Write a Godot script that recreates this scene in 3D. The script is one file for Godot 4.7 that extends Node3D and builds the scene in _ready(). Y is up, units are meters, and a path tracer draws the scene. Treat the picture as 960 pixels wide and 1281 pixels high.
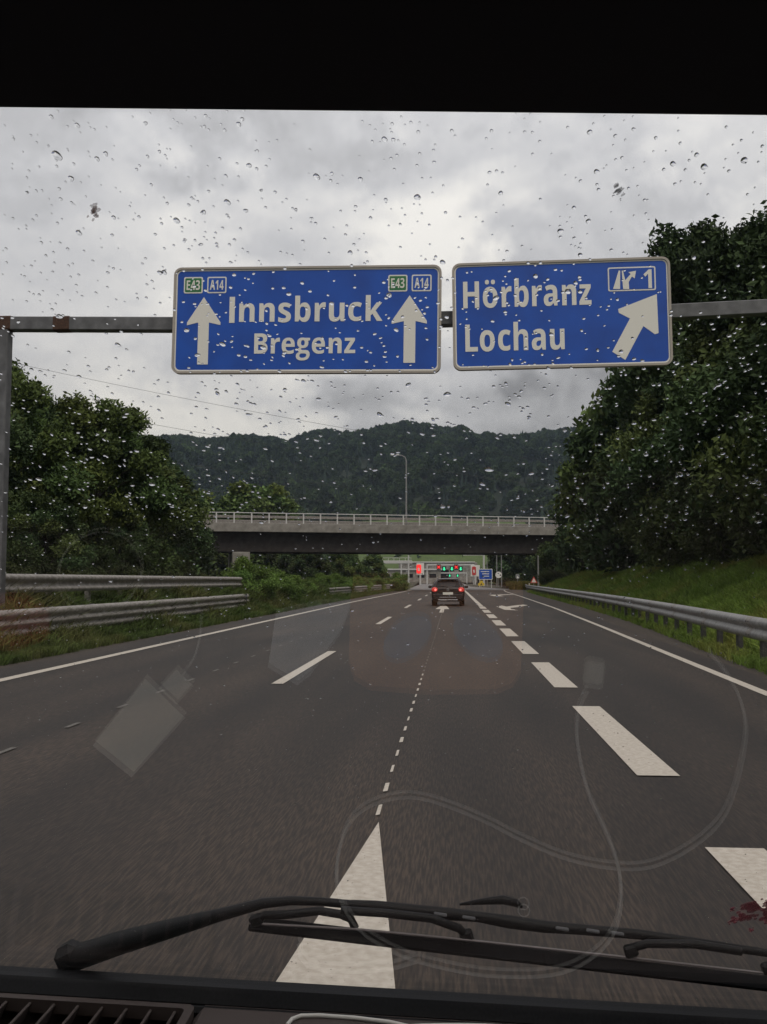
extends Node3D

# ---------------------------------------------------------------- helpers
var rng := RandomNumberGenerator.new()
var noise_a := FastNoiseLite.new()
var M := {}
var taken := {}

func numbered(n: String, parent: Node) -> String:
	var key := str(parent.get_instance_id()) + n
	var k: int = taken.get(key, 0)
	taken[key] = k + 1
	return n if k == 0 else "%s_%03d" % [n, k]

func put(o: Node, called: String, parent: Node = self) -> Node:
	o.name = numbered(called, parent)
	parent.add_child(o, true)
	return o

func tag(o: Node, label: String, category: String, group := "") -> Node:
	o.set_meta("label", label)
	o.set_meta("category", category)
	if group != "":
		o.set_meta("group", group)
	return o

func structure(o: Node) -> Node:
	o.set_meta("kind", "structure")
	return o

func stuff(o: Node) -> Node:
	o.set_meta("kind", "stuff")
	return o

func base(called: String, at := Vector3.ZERO, turn := 0.0) -> Node3D:
	var o := Node3D.new()
	o.position = at
	o.rotation.y = turn
	put(o, called)
	return o

func copy_of(o: Node3D, called: String, at: Vector3, turn := 0.0, size := Vector3.ONE) -> Node3D:
	var c: Node3D = o.duplicate()
	c.position = at
	c.rotation = Vector3(0, turn, 0)
	c.scale = size
	put(c, called)
	return c

func begin() -> SurfaceTool:
	var st := SurfaceTool.new()
	st.begin(Mesh.PRIMITIVE_TRIANGLES)
	return st

func finish(st: SurfaceTool) -> ArrayMesh:
	st.generate_normals()
	return st.commit()

func part(called: String, mesh: Variant, m: Material, parent: Node = self) -> MeshInstance3D:
	var o := MeshInstance3D.new()
	o.mesh = finish(mesh) if mesh is SurfaceTool else mesh
	o.material_override = m
	put(o, called, parent)
	return o

# a convex face, wound clockwise as seen from the side that out points to
func face(st: SurfaceTool, p: Array, out: Vector3, smooth := -1) -> void:
	var n: Vector3 = (p[1] - p[0]).cross(p[2] - p[0])
	if n.dot(out) > 0:
		p = p.duplicate()
		p.reverse()
	st.set_smooth_group(smooth)
	for i in range(1, p.size() - 1):
		st.add_vertex(p[0])
		st.add_vertex(p[i])
		st.add_vertex(p[i + 1])

# a box with chamfered edges
func add_box(st: SurfaceTool, at: Vector3, size: Vector3, bevel := 0.0, turn := Basis()) -> void:
	var h := size / 2
	var b: float = min(bevel, min(h.x, min(h.y, h.z)) * 0.9)
	var P := func(axis: int, s: Vector3) -> Vector3:
		var q := Vector3(h.x - b, h.y - b, h.z - b)
		q[axis] = h[axis]
		return at + turn * (q * s)
	for axis in 3:
		var a2 := (axis + 1) % 3
		var a3 := (axis + 2) % 3
		for s in [-1.0, 1.0]:
			var pts := []
			for c in [[-1, -1], [1, -1], [1, 1], [-1, 1]]:
				var k := Vector3()
				k[axis] = s
				k[a2] = c[0]
				k[a3] = c[1]
				pts.append(P.call(axis, k))
			var out := Vector3()
			out[axis] = s
			face(st, pts, turn * out)
	if b <= 0.0:
		return
	for axis in 3:
		var a2 := (axis + 1) % 3
		var a3 := (axis + 2) % 3
		for s2 in [-1.0, 1.0]:
			for s3 in [-1.0, 1.0]:
				var k0 := Vector3()
				k0[axis] = -1
				k0[a2] = s2
				k0[a3] = s3
				var k1 := k0
				k1[axis] = 1
				var out := Vector3()
				out[a2] = s2
				out[a3] = s3
				face(st, [P.call(a2, k0), P.call(a2, k1), P.call(a3, k1), P.call(a3, k0)], turn * out)
	for sx in [-1.0, 1.0]:
		for sy in [-1.0, 1.0]:
			for sz in [-1.0, 1.0]:
				var k := Vector3(sx, sy, sz)
				face(st, [P.call(0, k), P.call(1, k), P.call(2, k)], turn * k)

func box(at: Vector3, size: Vector3, bevel := 0.0, turn := Basis()) -> SurfaceTool:
	var st := begin()
	add_box(st, at, size, bevel, turn)
	return st

# a round tube through points; r is one radius or one per point
func add_tube(st: SurfaceTool, pts: Array, r: Variant, sides := 8, flat := 1.0) -> void:
	var rings := []
	var n := pts.size()
	var up := Vector3.UP
	for i in n:
		var d: Vector3 = (pts[min(i + 1, n - 1)] - pts[max(i - 1, 0)]).normalized()
		if absf(d.dot(up)) > 0.95:
			up = Vector3.BACK if absf(d.z) < 0.9 else Vector3.RIGHT
		var a := d.cross(up).normalized()
		var c := a.cross(d).normalized()
		up = c
		var rad: float = r[i] if r is Array else r
		var ring := []
		for k in sides:
			var t := TAU * k / sides
			ring.append(pts[i] + (a * cos(t) + c * sin(t) * flat) * rad)
		rings.append(ring)
	for i in n - 1:
		for k in sides:
			var k2 := (k + 1) % sides
			var q := [rings[i][k], rings[i][k2], rings[i + 1][k2], rings[i + 1][k]]
			var mid: Vector3 = (q[0] + q[1] + q[2] + q[3]) / 4
			face(st, q, mid - (pts[i] + pts[i + 1]) / 2, 0)
	face(st, rings[0], pts[0] - pts[1])
	face(st, rings[n - 1], pts[n - 1] - pts[n - 2])

func tube(pts: Array, r: Variant, sides := 8, flat := 1.0) -> SurfaceTool:
	var st := begin()
	add_tube(st, pts, r, sides, flat)
	return st

# a profile of (side, height) points swept along a path that lies on the ground; thickness t
func sweep(profile: Array, path: Array, t: float, smooth := 0) -> SurfaceTool:
	var st := begin()
	var n := path.size()
	var rows := []
	var backs := []
	for i in n:
		var d: Vector3 = (path[min(i + 1, n - 1)] - path[max(i - 1, 0)])
		d.y = 0
		d = d.normalized()
		var side := Vector3(-d.z, 0, d.x)
		var row := []
		var back := []
		for p in profile:
			row.append(path[i] + side * p.x + Vector3(0, p.y, 0))
			back.append(path[i] + side * (p.x + t) + Vector3(0, p.y, 0))
		rows.append(row)
		backs.append(back)
	for i in n - 1:
		for k in profile.size() - 1:
			var mid_side: Vector3 = rows[i][k] - backs[i][k]
			face(st, [rows[i][k], rows[i + 1][k], rows[i + 1][k + 1], rows[i][k + 1]], mid_side, smooth)
			face(st, [backs[i][k], backs[i + 1][k], backs[i + 1][k + 1], backs[i][k + 1]], -mid_side, smooth)
		var last := profile.size() - 1
		face(st, [rows[i][0], rows[i + 1][0], backs[i + 1][0], backs[i][0]], Vector3.UP)
		face(st, [rows[i][last], rows[i + 1][last], backs[i + 1][last], backs[i][last]], Vector3.DOWN)
	return st

# a flat outline (x, y) given a thickness along z
func slab(outline: Array, z0: float, z1: float) -> SurfaceTool:
	var st := begin()
	var pv := PackedVector2Array(outline)
	var idx := Geometry2D.triangulate_polygon(pv)
	for i in range(0, idx.size(), 3):
		var a := pv[idx[i]]
		var b := pv[idx[i + 1]]
		var c := pv[idx[i + 2]]
		for z in [z0, z1]:
			face(st, [Vector3(a.x, a.y, z), Vector3(b.x, b.y, z), Vector3(c.x, c.y, z)], Vector3(0, 0, 1 if z == max(z0, z1) else -1))
	var mid := Vector2()
	for p in pv:
		mid += p / pv.size()
	var ccw := not Geometry2D.is_polygon_clockwise(pv)
	for i in pv.size():
		var a := pv[i]
		var b := pv[(i + 1) % pv.size()]
		var out := Vector3(b.y - a.y, a.x - b.x, 0)
		if Geometry2D.is_point_in_polygon((a + b) / 2 + Vector2(out.x, out.y).normalized() * 0.0005, pv):
			out = -out
		face(st, [Vector3(a.x, a.y, z0), Vector3(b.x, b.y, z0), Vector3(b.x, b.y, z1), Vector3(a.x, a.y, z1)], out)
	return st

func round_rect(cx: float, cy: float, w: float, h: float, r: float, steps := 5) -> Array:
	var out := []
	for q in [[1, 1, 0.0], [-1, 1, 0.5], [-1, -1, 1.0], [1, -1, 1.5]]:
		for k in steps + 1:
			var a: float = PI * (q[2] + 0.5 * k / steps)
			out.append(Vector2(cx + q[0] * (w / 2 - r) + cos(a) * r, cy + q[1] * (h / 2 - r) + sin(a) * r))
	return out

func frame_slab(outer: Array, inner: Array, z0: float, z1: float) -> SurfaceTool:
	var st := begin()
	var n := outer.size()
	for i in n:
		var j := (i + 1) % n
		var o0: Vector2 = outer[i]
		var o1: Vector2 = outer[j]
		var i0: Vector2 = inner[i]
		var i1: Vector2 = inner[j]
		for z in [z0, z1]:
			face(st, [Vector3(o0.x, o0.y, z), Vector3(o1.x, o1.y, z), Vector3(i1.x, i1.y, z), Vector3(i0.x, i0.y, z)], Vector3(0, 0, 1 if z == max(z0, z1) else -1))
		var d := Vector3(o0.x - i0.x + o1.x - i1.x, o0.y - i0.y + o1.y - i1.y, 0)
		face(st, [Vector3(o0.x, o0.y, z0), Vector3(o1.x, o1.y, z0), Vector3(o1.x, o1.y, z1), Vector3(o0.x, o0.y, z1)], d)
		face(st, [Vector3(i0.x, i0.y, z0), Vector3(i1.x, i1.y, z0), Vector3(i1.x, i1.y, z1), Vector3(i0.x, i0.y, z1)], -d)
	return st

func ball(at: Vector3, size: Vector3, rings := 10, seg := 16) -> SurfaceTool:
	var st := begin()
	var s := SphereMesh.new()
	s.radius = 0.5
	s.height = 1.0
	s.rings = rings
	s.radial_segments = seg
	st.append_from(s, 0, Transform3D(Basis.from_scale(size), at))
	return st

# lettering: a line of text fitted into a box, as thin raised letters facing +z
func lettering(text: String, x0: float, x1: float, y0: float, y1: float, z: float, m: Material, parent: Node, called := "lettering", bold := true) -> MeshInstance3D:
	var t := TextMesh.new()
	var f := SystemFont.new()
	f.font_names = PackedStringArray(["Droid Sans"])
	f.font_weight = 700 if bold else 400
	t.font = f
	t.text = text
	t.font_size = 64
	t.pixel_size = 0.01
	t.depth = 0.004
	t.curve_step = 1.0
	var bb := t.get_aabb()
	var o := MeshInstance3D.new()
	o.mesh = t
	o.material_override = m
	put(o, called, parent)
	var sx: float = (x1 - x0) / max(bb.size.x, 0.001)
	var sy: float = (y1 - y0) / max(bb.size.y, 0.001)
	o.scale = Vector3(sx, sy, 1)
	o.position = Vector3(x0 - bb.position.x * sx, y0 - bb.position.y * sy, z)
	return o

func noise_tex(freq: float, c0: Color, c1: Color, seed_ := 1, octaves := 4, size := 512, kind := FastNoiseLite.TYPE_SIMPLEX_SMOOTH, normal := 0.0) -> NoiseTexture2D:
	var n := FastNoiseLite.new()
	n.seed = seed_
	n.frequency = freq
	n.noise_type = kind
	n.fractal_octaves = octaves
	var t := NoiseTexture2D.new()
	t.width = size
	t.height = size
	t.seamless = true
	t.noise = n
	if normal > 0.0:
		t.as_normal_map = true
		t.bump_strength = normal
	else:
		var g := Gradient.new()
		g.set_color(0, c0)
		g.set_color(1, c1)
		t.color_ramp = g
	return t

func mat(linear: Color, rough := 0.8, metal := 0.0, tex: Texture2D = null, scale_ := 1.0) -> StandardMaterial3D:
	var m := StandardMaterial3D.new()
	m.albedo_color = linear.linear_to_srgb()
	m.roughness = rough
	m.metallic = metal
	if tex:
		m.albedo_texture = tex
		m.uv1_triplanar = true
		m.uv1_world_triplanar = true
		m.uv1_scale = Vector3.ONE * scale_
	return m

func lit(linear: Color, energy: float) -> StandardMaterial3D:
	var m := mat(linear * 0.3, 0.4)
	m.emission_enabled = true
	m.emission = linear.linear_to_srgb()
	m.emission_energy_multiplier = energy
	return m

func table(t: Array, x: float) -> float:
	if x <= t[0][0]:
		return t[0][1]
	for i in t.size() - 1:
		if x <= t[i + 1][0]:
			return lerpf(t[i][1], t[i + 1][1], (x - t[i][0]) / (t[i + 1][0] - t[i][0]))
	return t[-1][1]

# ---------------------------------------------------------------- the lie of the land (d = metres ahead)
const RIGHT_EDGE := [[-10, 3.5], [0, 3.6], [12, 3.82], [17, 3.99], [30, 4.45], [47, 4.97], [75, 5.5], [110, 6.1], [130, 6.9], [180, 11.0]]
const RIGHT_RAIL := [[-10, 4.3], [6, 4.45], [15.8, 4.95], [23, 5.5], [33.4, 6.15], [47, 6.7], [75, 7.5], [112, 8.7], [135, 10.3], [180, 15]]
const LEFT_EDGE := [[-10, -6.27], [60, -6.27], [97, -5.75], [130, -5.5], [330, -10]]

func bank(x: float, z: float) -> float:
	var d := x - (table(RIGHT_RAIL, -z) + 0.5)
	if d <= 0:
		return 0.0
	var far := clampf((-z - 95.0) / 30.0, 0, 1)
	var h := 0.42 * minf(d, 4.2) + 0.3 * clampf(d - 4.2, 0, 22)
	h *= smoothstep(0, 1.2, d) * 0.25 + 0.75
	h += 0.25 * noise_a.get_noise_2d(x * 3.0, z * 3.0) * minf(d * 0.3, 1.0)
	return h * lerpf(1.0, 0.12, far)

func left_bank(x: float, z: float) -> float:
	var d := -7.55 - x
	if d <= 0:
		return 0.0
	return 0.62 * smoothstep(0.2, 2.2, d) + 0.12 * noise_a.get_noise_2d(x * 4.0, z * 4.0) * minf(d, 1.0)

# heights of the wooded ridge, by direction
const RIDGE := [[-1.6, 215], [-0.8, 222], [-0.32, 220], [-0.27, 213], [-0.23, 219], [-0.18, 213], [-0.13, 224], [-0.075, 233], [-0.04, 234], [0.0, 228], [0.03, 221], [0.063, 217], [0.1, 223], [0.3, 228], [1.6, 215]]

func hill(x: float, z: float) -> float:
	var d := -z
	var top := table(RIDGE, x / d) * 0.92 - 6.0 + 12.0 * noise_a.get_noise_1d(x * 0.5)
	var s := clampf((d - 430.0) / (1330.0 - 430.0), 0, 1)
	var h := top * (0.35 * s + 0.65 * smoothstep(0.0, 1.0, s))
	h += noise_a.get_noise_2d(x * 0.16, z * 0.16) * 30.0 * smoothstep(0.05, 0.3, s) * (1.0 - smoothstep(0.55, 0.95, s))
	if d > 1330.0:
		h -= (d - 1330.0) * 0.15
	return h - 0.6

# ---------------------------------------------------------------- plants
func leaf_mesh(leaves: int, spread: float, size: float, seed_: int) -> ArrayMesh:
	var r := RandomNumberGenerator.new()
	r.seed = seed_
	var st := begin()
	for i in leaves:
		var p := Vector3(r.randfn(), r.randfn() * 0.7, r.randfn()) * spread * 0.45
		var b := Basis(Quaternion(Vector3(r.randfn(), r.randfn(), r.randfn()).normalized(), r.randf() * TAU))
		var s := size * r.randf_range(0.7, 1.3)
		var k := r.randf_range(0.75, 1.2)
		st.set_color(Color(k, k, k * 0.95))
		var q := [Vector3(0, 0, -1), Vector3(0.5, 0.12, -0.1), Vector3(0, 0, 1), Vector3(-0.5, 0.12, -0.1)]
		for j in 4:
			q[j] = p + b * (q[j] * s)
		face(st, [q[0], q[1], q[2]], b.y)
		face(st, [q[0], q[2], q[3]], b.y)
	return finish(st)

func tuft_mesh(blades: int, h: float, spread: float, w: float, seed_: int) -> ArrayMesh:
	var r := RandomNumberGenerator.new()
	r.seed = seed_
	var st := begin()
	for i in blades:
		var a := r.randf() * TAU
		var p := Vector3(cos(a), 0, sin(a)) * spread * r.randf()
		var lean := Vector3(r.randfn() * 0.35, 1, r.randfn() * 0.35) * h * r.randf_range(0.6, 1.2)
		var side := Vector3(cos(a + 1.3), 0, sin(a + 1.3)) * w
		var k := r.randf_range(0.7, 1.25)
		st.set_color(Color(k, k, k))
		face(st, [p - side, p + side, p + lean * 0.6 + side * 0.6, p + lean * 0.6 - side * 0.6], Vector3(0, 0, 1))
		var tip := p + lean + Vector3(lean.x, -0.15 * h, lean.z)
		face(st, [p + lean * 0.6 - side * 0.6, p + lean * 0.6 + side * 0.6, tip], Vector3(0, 0, 1))
	return finish(st)

func scatter(called: String, mesh: Mesh, m: Material, places: Array, colors: Array, parent: Node = self) -> MultiMeshInstance3D:
	var mm := MultiMesh.new()
	mm.transform_format = MultiMesh.TRANSFORM_3D
	mm.use_colors = colors.size() > 0
	mm.mesh = mesh
	mm.instance_count = places.size()
	for i in places.size():
		mm.set_instance_transform(i, places[i])
		if colors.size() > 0:
			mm.set_instance_color(i, colors[i])
	var o := MultiMeshInstance3D.new()
	o.multimesh = mm
	o.material_override = m
	put(o, called, parent)
	return o

# how: height, radius, low (where the crown begins), blobs, clusters, tint, lean, leaf mesh, seed
func grow(called: String, how: Dictionary) -> Node3D:
	var r := RandomNumberGenerator.new()
	r.seed = how.seed
	var t := base(called)
	var H: float = how.height
	var R: float = how.radius
	var low: float = how.low
	var places := []
	var colors := []
	var wood := begin()
	var axis := [Vector3(0, -0.5, 0), Vector3(r.randfn() * 0.1, H * 0.25, r.randfn() * 0.1), Vector3(r.randfn() * 0.3, H * 0.55, r.randfn() * 0.3), Vector3(r.randfn() * 0.3, H * 0.88, r.randfn() * 0.3)]
	if how.get("trunk", true):
		add_tube(wood, axis, [H * 0.022 + 0.03, H * 0.017 + 0.02, H * 0.01 + 0.015, 0.02], 8)
	for b in int(how.blobs):
		var f: float = (b + r.randf()) / how.blobs
		var y := lerpf(low, H * 0.97, f)
		var k := (y - low) / (H - low)
		var reach := R * pow(sin(PI * clampf(0.16 + 0.8 * k, 0, 1)), 0.75)
		var a := b * 2.39996 + r.randf() * 0.7
		var out := reach * sqrt(r.randf_range(0.12, 1.0))
		var c := Vector3(cos(a) * out, y + r.randfn() * 0.25, sin(a) * out)
		var br: float = how.get("blob", 1.0) * r.randf_range(0.7, 1.3) * lerpf(1.15, 0.7, k)
		if how.get("trunk", true):
			var from := Vector3(0, maxf(H * 0.1, y - out * 0.7), 0)
			from.x = lerpf(0.0, axis[2].x, from.y / H)
			add_tube(wood, [from, from.lerp(c, 0.55) + Vector3(0, 0.15 * out, 0), c], [0.012 * H * (1 - k * 0.7) * 0.6 + 0.01, 0.03, 0.012], 5)
		var shade := r.randf_range(0.62, 1.5)
		var warm := r.randf_range(-0.12, 0.18)
		for i in int(how.clusters):
			var d := Vector3(r.randfn(), r.randfn(), r.randfn()).normalized()
			var p := c + d * br * Vector3(1, 0.75, 1) * pow(r.randf(), 0.45)
			p += Vector3(r.randfn(), r.randfn(), r.randfn()) * 0.12
			if p.y < 0.1:
				continue
			var q := Basis(Quaternion(Vector3(r.randfn(), r.randfn(), r.randfn()).normalized(), r.randf() * TAU)) * r.randf_range(0.7, 1.25)
			places.append(Transform3D(q, p))
			var v := shade * r.randf_range(0.75, 1.25)
			var tint: Color = how.tint
			colors.append(Color(tint.r * v * (1 + warm), tint.g * v, tint.b * v * (1 - warm)))
	if how.get("trunk", true):
		part("trunk", wood, M.bark, t)
	stuff(scatter("crown", how.leaf, M.leaf, places, colors, t))
	return t

# ---------------------------------------------------------------- the scene
func _ready() -> void:
	rng.seed = 7
	noise_a.seed = 11
	noise_a.frequency = 0.05
	noise_a.fractal_octaves = 4
	set_view()
	make_materials()
	make_land()
	make_road()
	make_overpass()
	make_rails()
	make_trees()
	make_gantry()
	make_lane_signals()
	make_car()
	make_van()
	make_on_dash()
	make_rain()

func set_view() -> void:
	var cam := Camera3D.new()
	cam.name = "camera"
	cam.position = Vector3(0, 1.4, 0)
	cam.rotation = Vector3(deg_to_rad(4.156), deg_to_rad(4.278), 0)
	cam.fov = 57.69
	cam.near = 0.05
	cam.far = 8000
	add_child(cam)
	cam.current = true
	var e := Environment.new()
	e.background_mode = Environment.BG_SKY
	var sky := Sky.new()
	var pan := PanoramaSkyMaterial.new()
	pan.panorama = cloud_sky(1536, 768)
	sky.sky_material = pan
	e.sky = sky
	e.background_energy_multiplier = 1.0
	e.tonemap_mode = Environment.TONE_MAPPER_LINEAR
	e.tonemap_exposure = 1.0
	e.sdfgi_enabled = true
	e.ssao_enabled = true
	e.ssil_enabled = true
	e.fog_enabled = true
	e.fog_density = 0.0001
	e.fog_light_color = Color(0.76, 0.84, 0.95)
	var w := WorldEnvironment.new()
	w.name = "world_environment"
	w.environment = e
	add_child(w)
	var sun := DirectionalLight3D.new()
	sun.name = "sun"
	sun.light_energy = 0.42
	sun.light_angular_distance = 25.0
	sun.light_color = Color(1.0, 0.96, 0.9)
	sun.rotation = Vector3(deg_to_rad(-55), deg_to_rad(25), 0)
	sun.shadow_enabled = true
	add_child(sun)

# an overcast sky: brighter overhead, broken by soft grey and light banks of cloud
func cloud_sky(w: int, h: int) -> ImageTexture:
	var im := Image.create(w, h, false, Image.FORMAT_RGBF)
	var n := FastNoiseLite.new()
	n.seed = 5
	n.frequency = 1.1
	n.fractal_octaves = 5
	n.domain_warp_enabled = true
	n.domain_warp_amplitude = 0.35
	n.domain_warp_frequency = 1.3
	var banks := [[Vector3(-0.035, 0.34, -0.94), 0.10, 0.36], [Vector3(-0.222, 0.455, -0.869), 0.11, 0.30], [Vector3(0.27, 0.40, -0.881), 0.13, 0.42], [Vector3(-0.17, 0.385, -0.905), 0.12, -0.26],
		[Vector3(0.02, 0.44, -0.90), 0.09, -0.14], [Vector3(-0.2, 0.19, -0.957), 0.22, 0.34], [Vector3(0.12, 0.17, -0.97), 0.2, 0.30], [Vector3(-0.38, 0.31, -0.889), 0.14, -0.16], [Vector3(0.12, 0.33, -0.94), 0.1, 0.1]]
	for j in h:
		var v := PI * (j + 0.5) / h
		var y := cos(v)
		for i in w:
			if y < -0.02:
				im.set_pixel(i, j, Color(0.2, 0.2, 0.19))
				continue
			var u := TAU * (i + 0.5) / w
			var d := Vector3(sin(u) * sin(v), y, -cos(u) * sin(v))
			var p := Vector3(d.x, d.y * 2.2, d.z) * (1.0 / (0.55 + 0.6 * maxf(y, 0.0)))
			var c := n.get_noise_3dv(p * 1.4)
			var l := 0.385 + 0.64 * clampf(y, 0, 1)
			var k := 0.95 + 0.85 * c
			for b in banks:
				var s: float = d.distance_squared_to(b[0]) / (b[1] * b[1])
				if s < 9.0:
					k += b[2] * exp(-s) * (1.0 + 1.4 * c)
			k = clampf(k, 0.5, 1.6)
			l *= k
			var warm := clampf(1.0 - y * 4.0, 0, 1) * 0.6 + clampf((k - 1.05) * 1.2, 0, 0.6)
			im.set_pixel(i, j, Color(l * lerpf(0.99, 1.045, warm), l * lerpf(0.99, 1.0, warm), l * lerpf(1.015, 0.90, warm)))
	return ImageTexture.create_from_image(im)

func make_materials() -> void:
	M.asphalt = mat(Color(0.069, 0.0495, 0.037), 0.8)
	M.asphalt.albedo_texture = noise_tex(0.075, Color(0.52, 0.51, 0.50), Color(1, 1, 1), 3, 5, 1024)
	M.asphalt.albedo_texture.color_ramp.set_offset(0, 0.3)
	M.asphalt.albedo_texture.color_ramp.set_offset(1, 0.72)
	M.asphalt.uv1_scale = Vector3(0.85, 0.055, 1)
	M.asphalt.detail_enabled = true
	M.asphalt.detail_albedo = noise_tex(0.014, Color(0.5, 0.48, 0.47), Color(1, 0.98, 0.95), 9, 5, 512)
	M.asphalt.detail_blend_mode = BaseMaterial3D.BLEND_MODE_MUL
	M.asphalt.detail_uv_layer = BaseMaterial3D.DETAIL_UV_2
	M.asphalt.heightmap_enabled = false
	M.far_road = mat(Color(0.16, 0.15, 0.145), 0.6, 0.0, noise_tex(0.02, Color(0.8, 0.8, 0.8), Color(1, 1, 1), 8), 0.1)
	M.paint = mat(Color(0.54, 0.49, 0.43), 0.7, 0.0, noise_tex(0.05, Color(0.84, 0.83, 0.81), Color(1, 1, 1), 4, 5), 0.7)
	M.worn_paint = mat(Color(0.2, 0.185, 0.165), 0.75, 0.0, noise_tex(0.05, Color(0.5, 0.5, 0.5), Color(1, 1, 1), 14, 5), 1.5)
	M.steel = mat(Color(0.36, 0.35, 0.34), 0.5, 0.25, noise_tex(0.02, Color(0.72, 0.72, 0.72), Color(1, 1, 1), 5, 5), 0.5)
	M.old_steel = mat(Color(0.40, 0.375, 0.35), 0.55, 0.15, noise_tex(0.02, Color(0.62, 0.6, 0.58), Color(1, 1, 1), 15, 5), 0.5)
	M.dark_steel = mat(Color(0.07, 0.068, 0.068), 0.6, 0.2, noise_tex(0.03, Color(0.6, 0.6, 0.6), Color(1, 1, 1), 6), 0.8)
	M.gantry = mat(Color(0.17, 0.17, 0.175), 0.5, 0.2, noise_tex(0.012, Color(0.7, 0.7, 0.7), Color(1, 1, 1), 7, 5), 0.4)
	M.rust = mat(Color(0.12, 0.062, 0.04), 0.9, 0.0, noise_tex(0.04, Color(0.5, 0.5, 0.5), Color(1, 1, 1), 16, 5), 1.2)
	M.sign_blue = mat(Color(0.002, 0.080, 0.46), 0.5, 0.0, noise_tex(0.006, Color(0.85, 0.85, 0.87), Color(1, 1, 1), 17), 0.3)
	M.sign_white = mat(Color(0.74, 0.72, 0.66), 0.45)
	M.sign_green = mat(Color(0.02, 0.16, 0.05), 0.4)
	M.sign_rim = mat(Color(0.36, 0.325, 0.285), 0.5)
	M.sign_back = mat(Color(0.22, 0.22, 0.22), 0.6)
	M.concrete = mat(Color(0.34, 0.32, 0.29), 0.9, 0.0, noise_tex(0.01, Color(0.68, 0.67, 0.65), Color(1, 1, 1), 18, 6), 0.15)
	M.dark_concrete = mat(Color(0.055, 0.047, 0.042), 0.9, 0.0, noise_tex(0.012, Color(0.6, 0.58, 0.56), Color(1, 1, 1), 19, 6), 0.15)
	M.white_metal = mat(Color(0.55, 0.54, 0.52), 0.5, 0.1)
	M.bark = mat(Color(0.05, 0.038, 0.028), 0.95, 0.0, noise_tex(0.03, Color(0.5, 0.5, 0.5), Color(1, 1, 1), 20), 1.0)
	M.leaf = mat(Color(1, 1, 1), 0.75)
	M.leaf.vertex_color_use_as_albedo = true
	M.leaf.metallic_specular = 0.25
	M.grass = mat(Color(1, 1, 1), 0.8)
	M.grass.vertex_color_use_as_albedo = true
	M.grass.metallic_specular = 0.2
	M.turf = mat(Color(0.13, 0.175, 0.045), 0.95, 0.0, noise_tex(0.02, Color(0.55, 0.55, 0.5), Color(1, 1, 1), 21, 5), 0.12)
	M.verge = mat(Color(0.055, 0.055, 0.024), 0.95, 0.0, noise_tex(0.03, Color(0.5, 0.47, 0.45), Color(1, 1, 1), 22, 5), 0.25)
	M.dirt = mat(Color(0.075, 0.058, 0.045), 0.95, 0.0, noise_tex(0.03, Color(0.6, 0.58, 0.55), Color(1, 1, 1), 23, 5), 0.5)
	M.hill = mat(Color(0.026, 0.038, 0.018), 1.0, 0.0, noise_tex(0.02, Color(0.6, 0.6, 0.6), Color(1, 1, 1), 24), 0.01)
	M.meadow = mat(Color(0.085, 0.125, 0.03), 1.0, 0.0, noise_tex(0.02, Color(0.8, 0.8, 0.8), Color(1, 1, 1), 25), 0.02)
	M.car_paint = mat(Color(0.010, 0.010, 0.013), 0.3)
	M.car_paint.clearcoat_enabled = true
	M.car_paint.clearcoat = 0.25
	M.car_paint.metallic_specular = 0.3
	M.car_glass = mat(Color(0.012, 0.013, 0.015), 0.12)
	M.car_glass.metallic_specular = 0.35
	M.rubber = mat(Color(0.008, 0.008, 0.009), 0.85)
	M.worn_rubber = mat(Color(0.075, 0.075, 0.08), 0.9)
	M.spine = mat(Color(0.16, 0.14, 0.14), 0.6, 0.2)
	M.chrome = mat(Color(0.55, 0.55, 0.56), 0.25, 0.9)
	M.tail_light = lit(Color(1.0, 0.07, 0.06), 0.35)
	M.brake_light = lit(Color(1.0, 0.22, 0.18), 1.6)
	M.red_light = lit(Color(1.0, 0.035, 0.03), 1.1)
	M.green_light = lit(Color(0.05, 0.95, 0.42), 1.1)
	M.red_panel = mat(Color(0.55, 0.05, 0.045), 0.5)
	M.yellow = mat(Color(0.6, 0.42, 0.03), 0.5)
	M.black = mat(Color(0.012, 0.012, 0.012), 0.7)
	M.trim = mat(Color(0.030, 0.029, 0.040), 0.9)
	M.dash = mat(Color(0.070, 0.050, 0.044), 0.8, 0.0, noise_tex(0.25, Color(0.75, 0.75, 0.75), Color(1, 1, 1), 26, 3), 9.0)
	M.seal = mat(Color(0.011, 0.011, 0.013), 0.6, 0.0, noise_tex(0.1, Color(0.5, 0.5, 0.5), Color(1, 1, 1), 27, 4), 5.0)
	M.wiper = mat(Color(0.006, 0.006, 0.007), 0.55, 0.0, noise_tex(0.08, Color(0.5, 0.5, 0.5), Color(1, 1, 1), 28, 4), 6.0)
	M.wiper.metallic_specular = 0.3
	M.rubber.metallic_specular = 0.2
	M.seal.metallic_specular = 0.3
	M.glass = StandardMaterial3D.new()
	M.glass.transparency = BaseMaterial3D.TRANSPARENCY_ALPHA
	M.glass.albedo_color = Color(0.5, 0.55, 0.55, 0.012)
	M.glass.roughness = 0.0
	M.water = StandardMaterial3D.new()
	M.water.albedo_color = Color(1, 1, 1, 0.0)
	M.water.transparency = BaseMaterial3D.TRANSPARENCY_ALPHA
	M.water.refraction_enabled = true
	M.water.refraction_scale = 0.033
	M.water.roughness = 0.0
	M.pale_plastic = mat(Color(0.86, 0.82, 0.72), 0.5, 0.0, noise_tex(0.2, Color(0.8, 0.8, 0.78), Color(1, 1, 1), 29, 4), 6.0)
	M.cable = mat(Color(0.62, 0.60, 0.56), 0.5)
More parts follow.
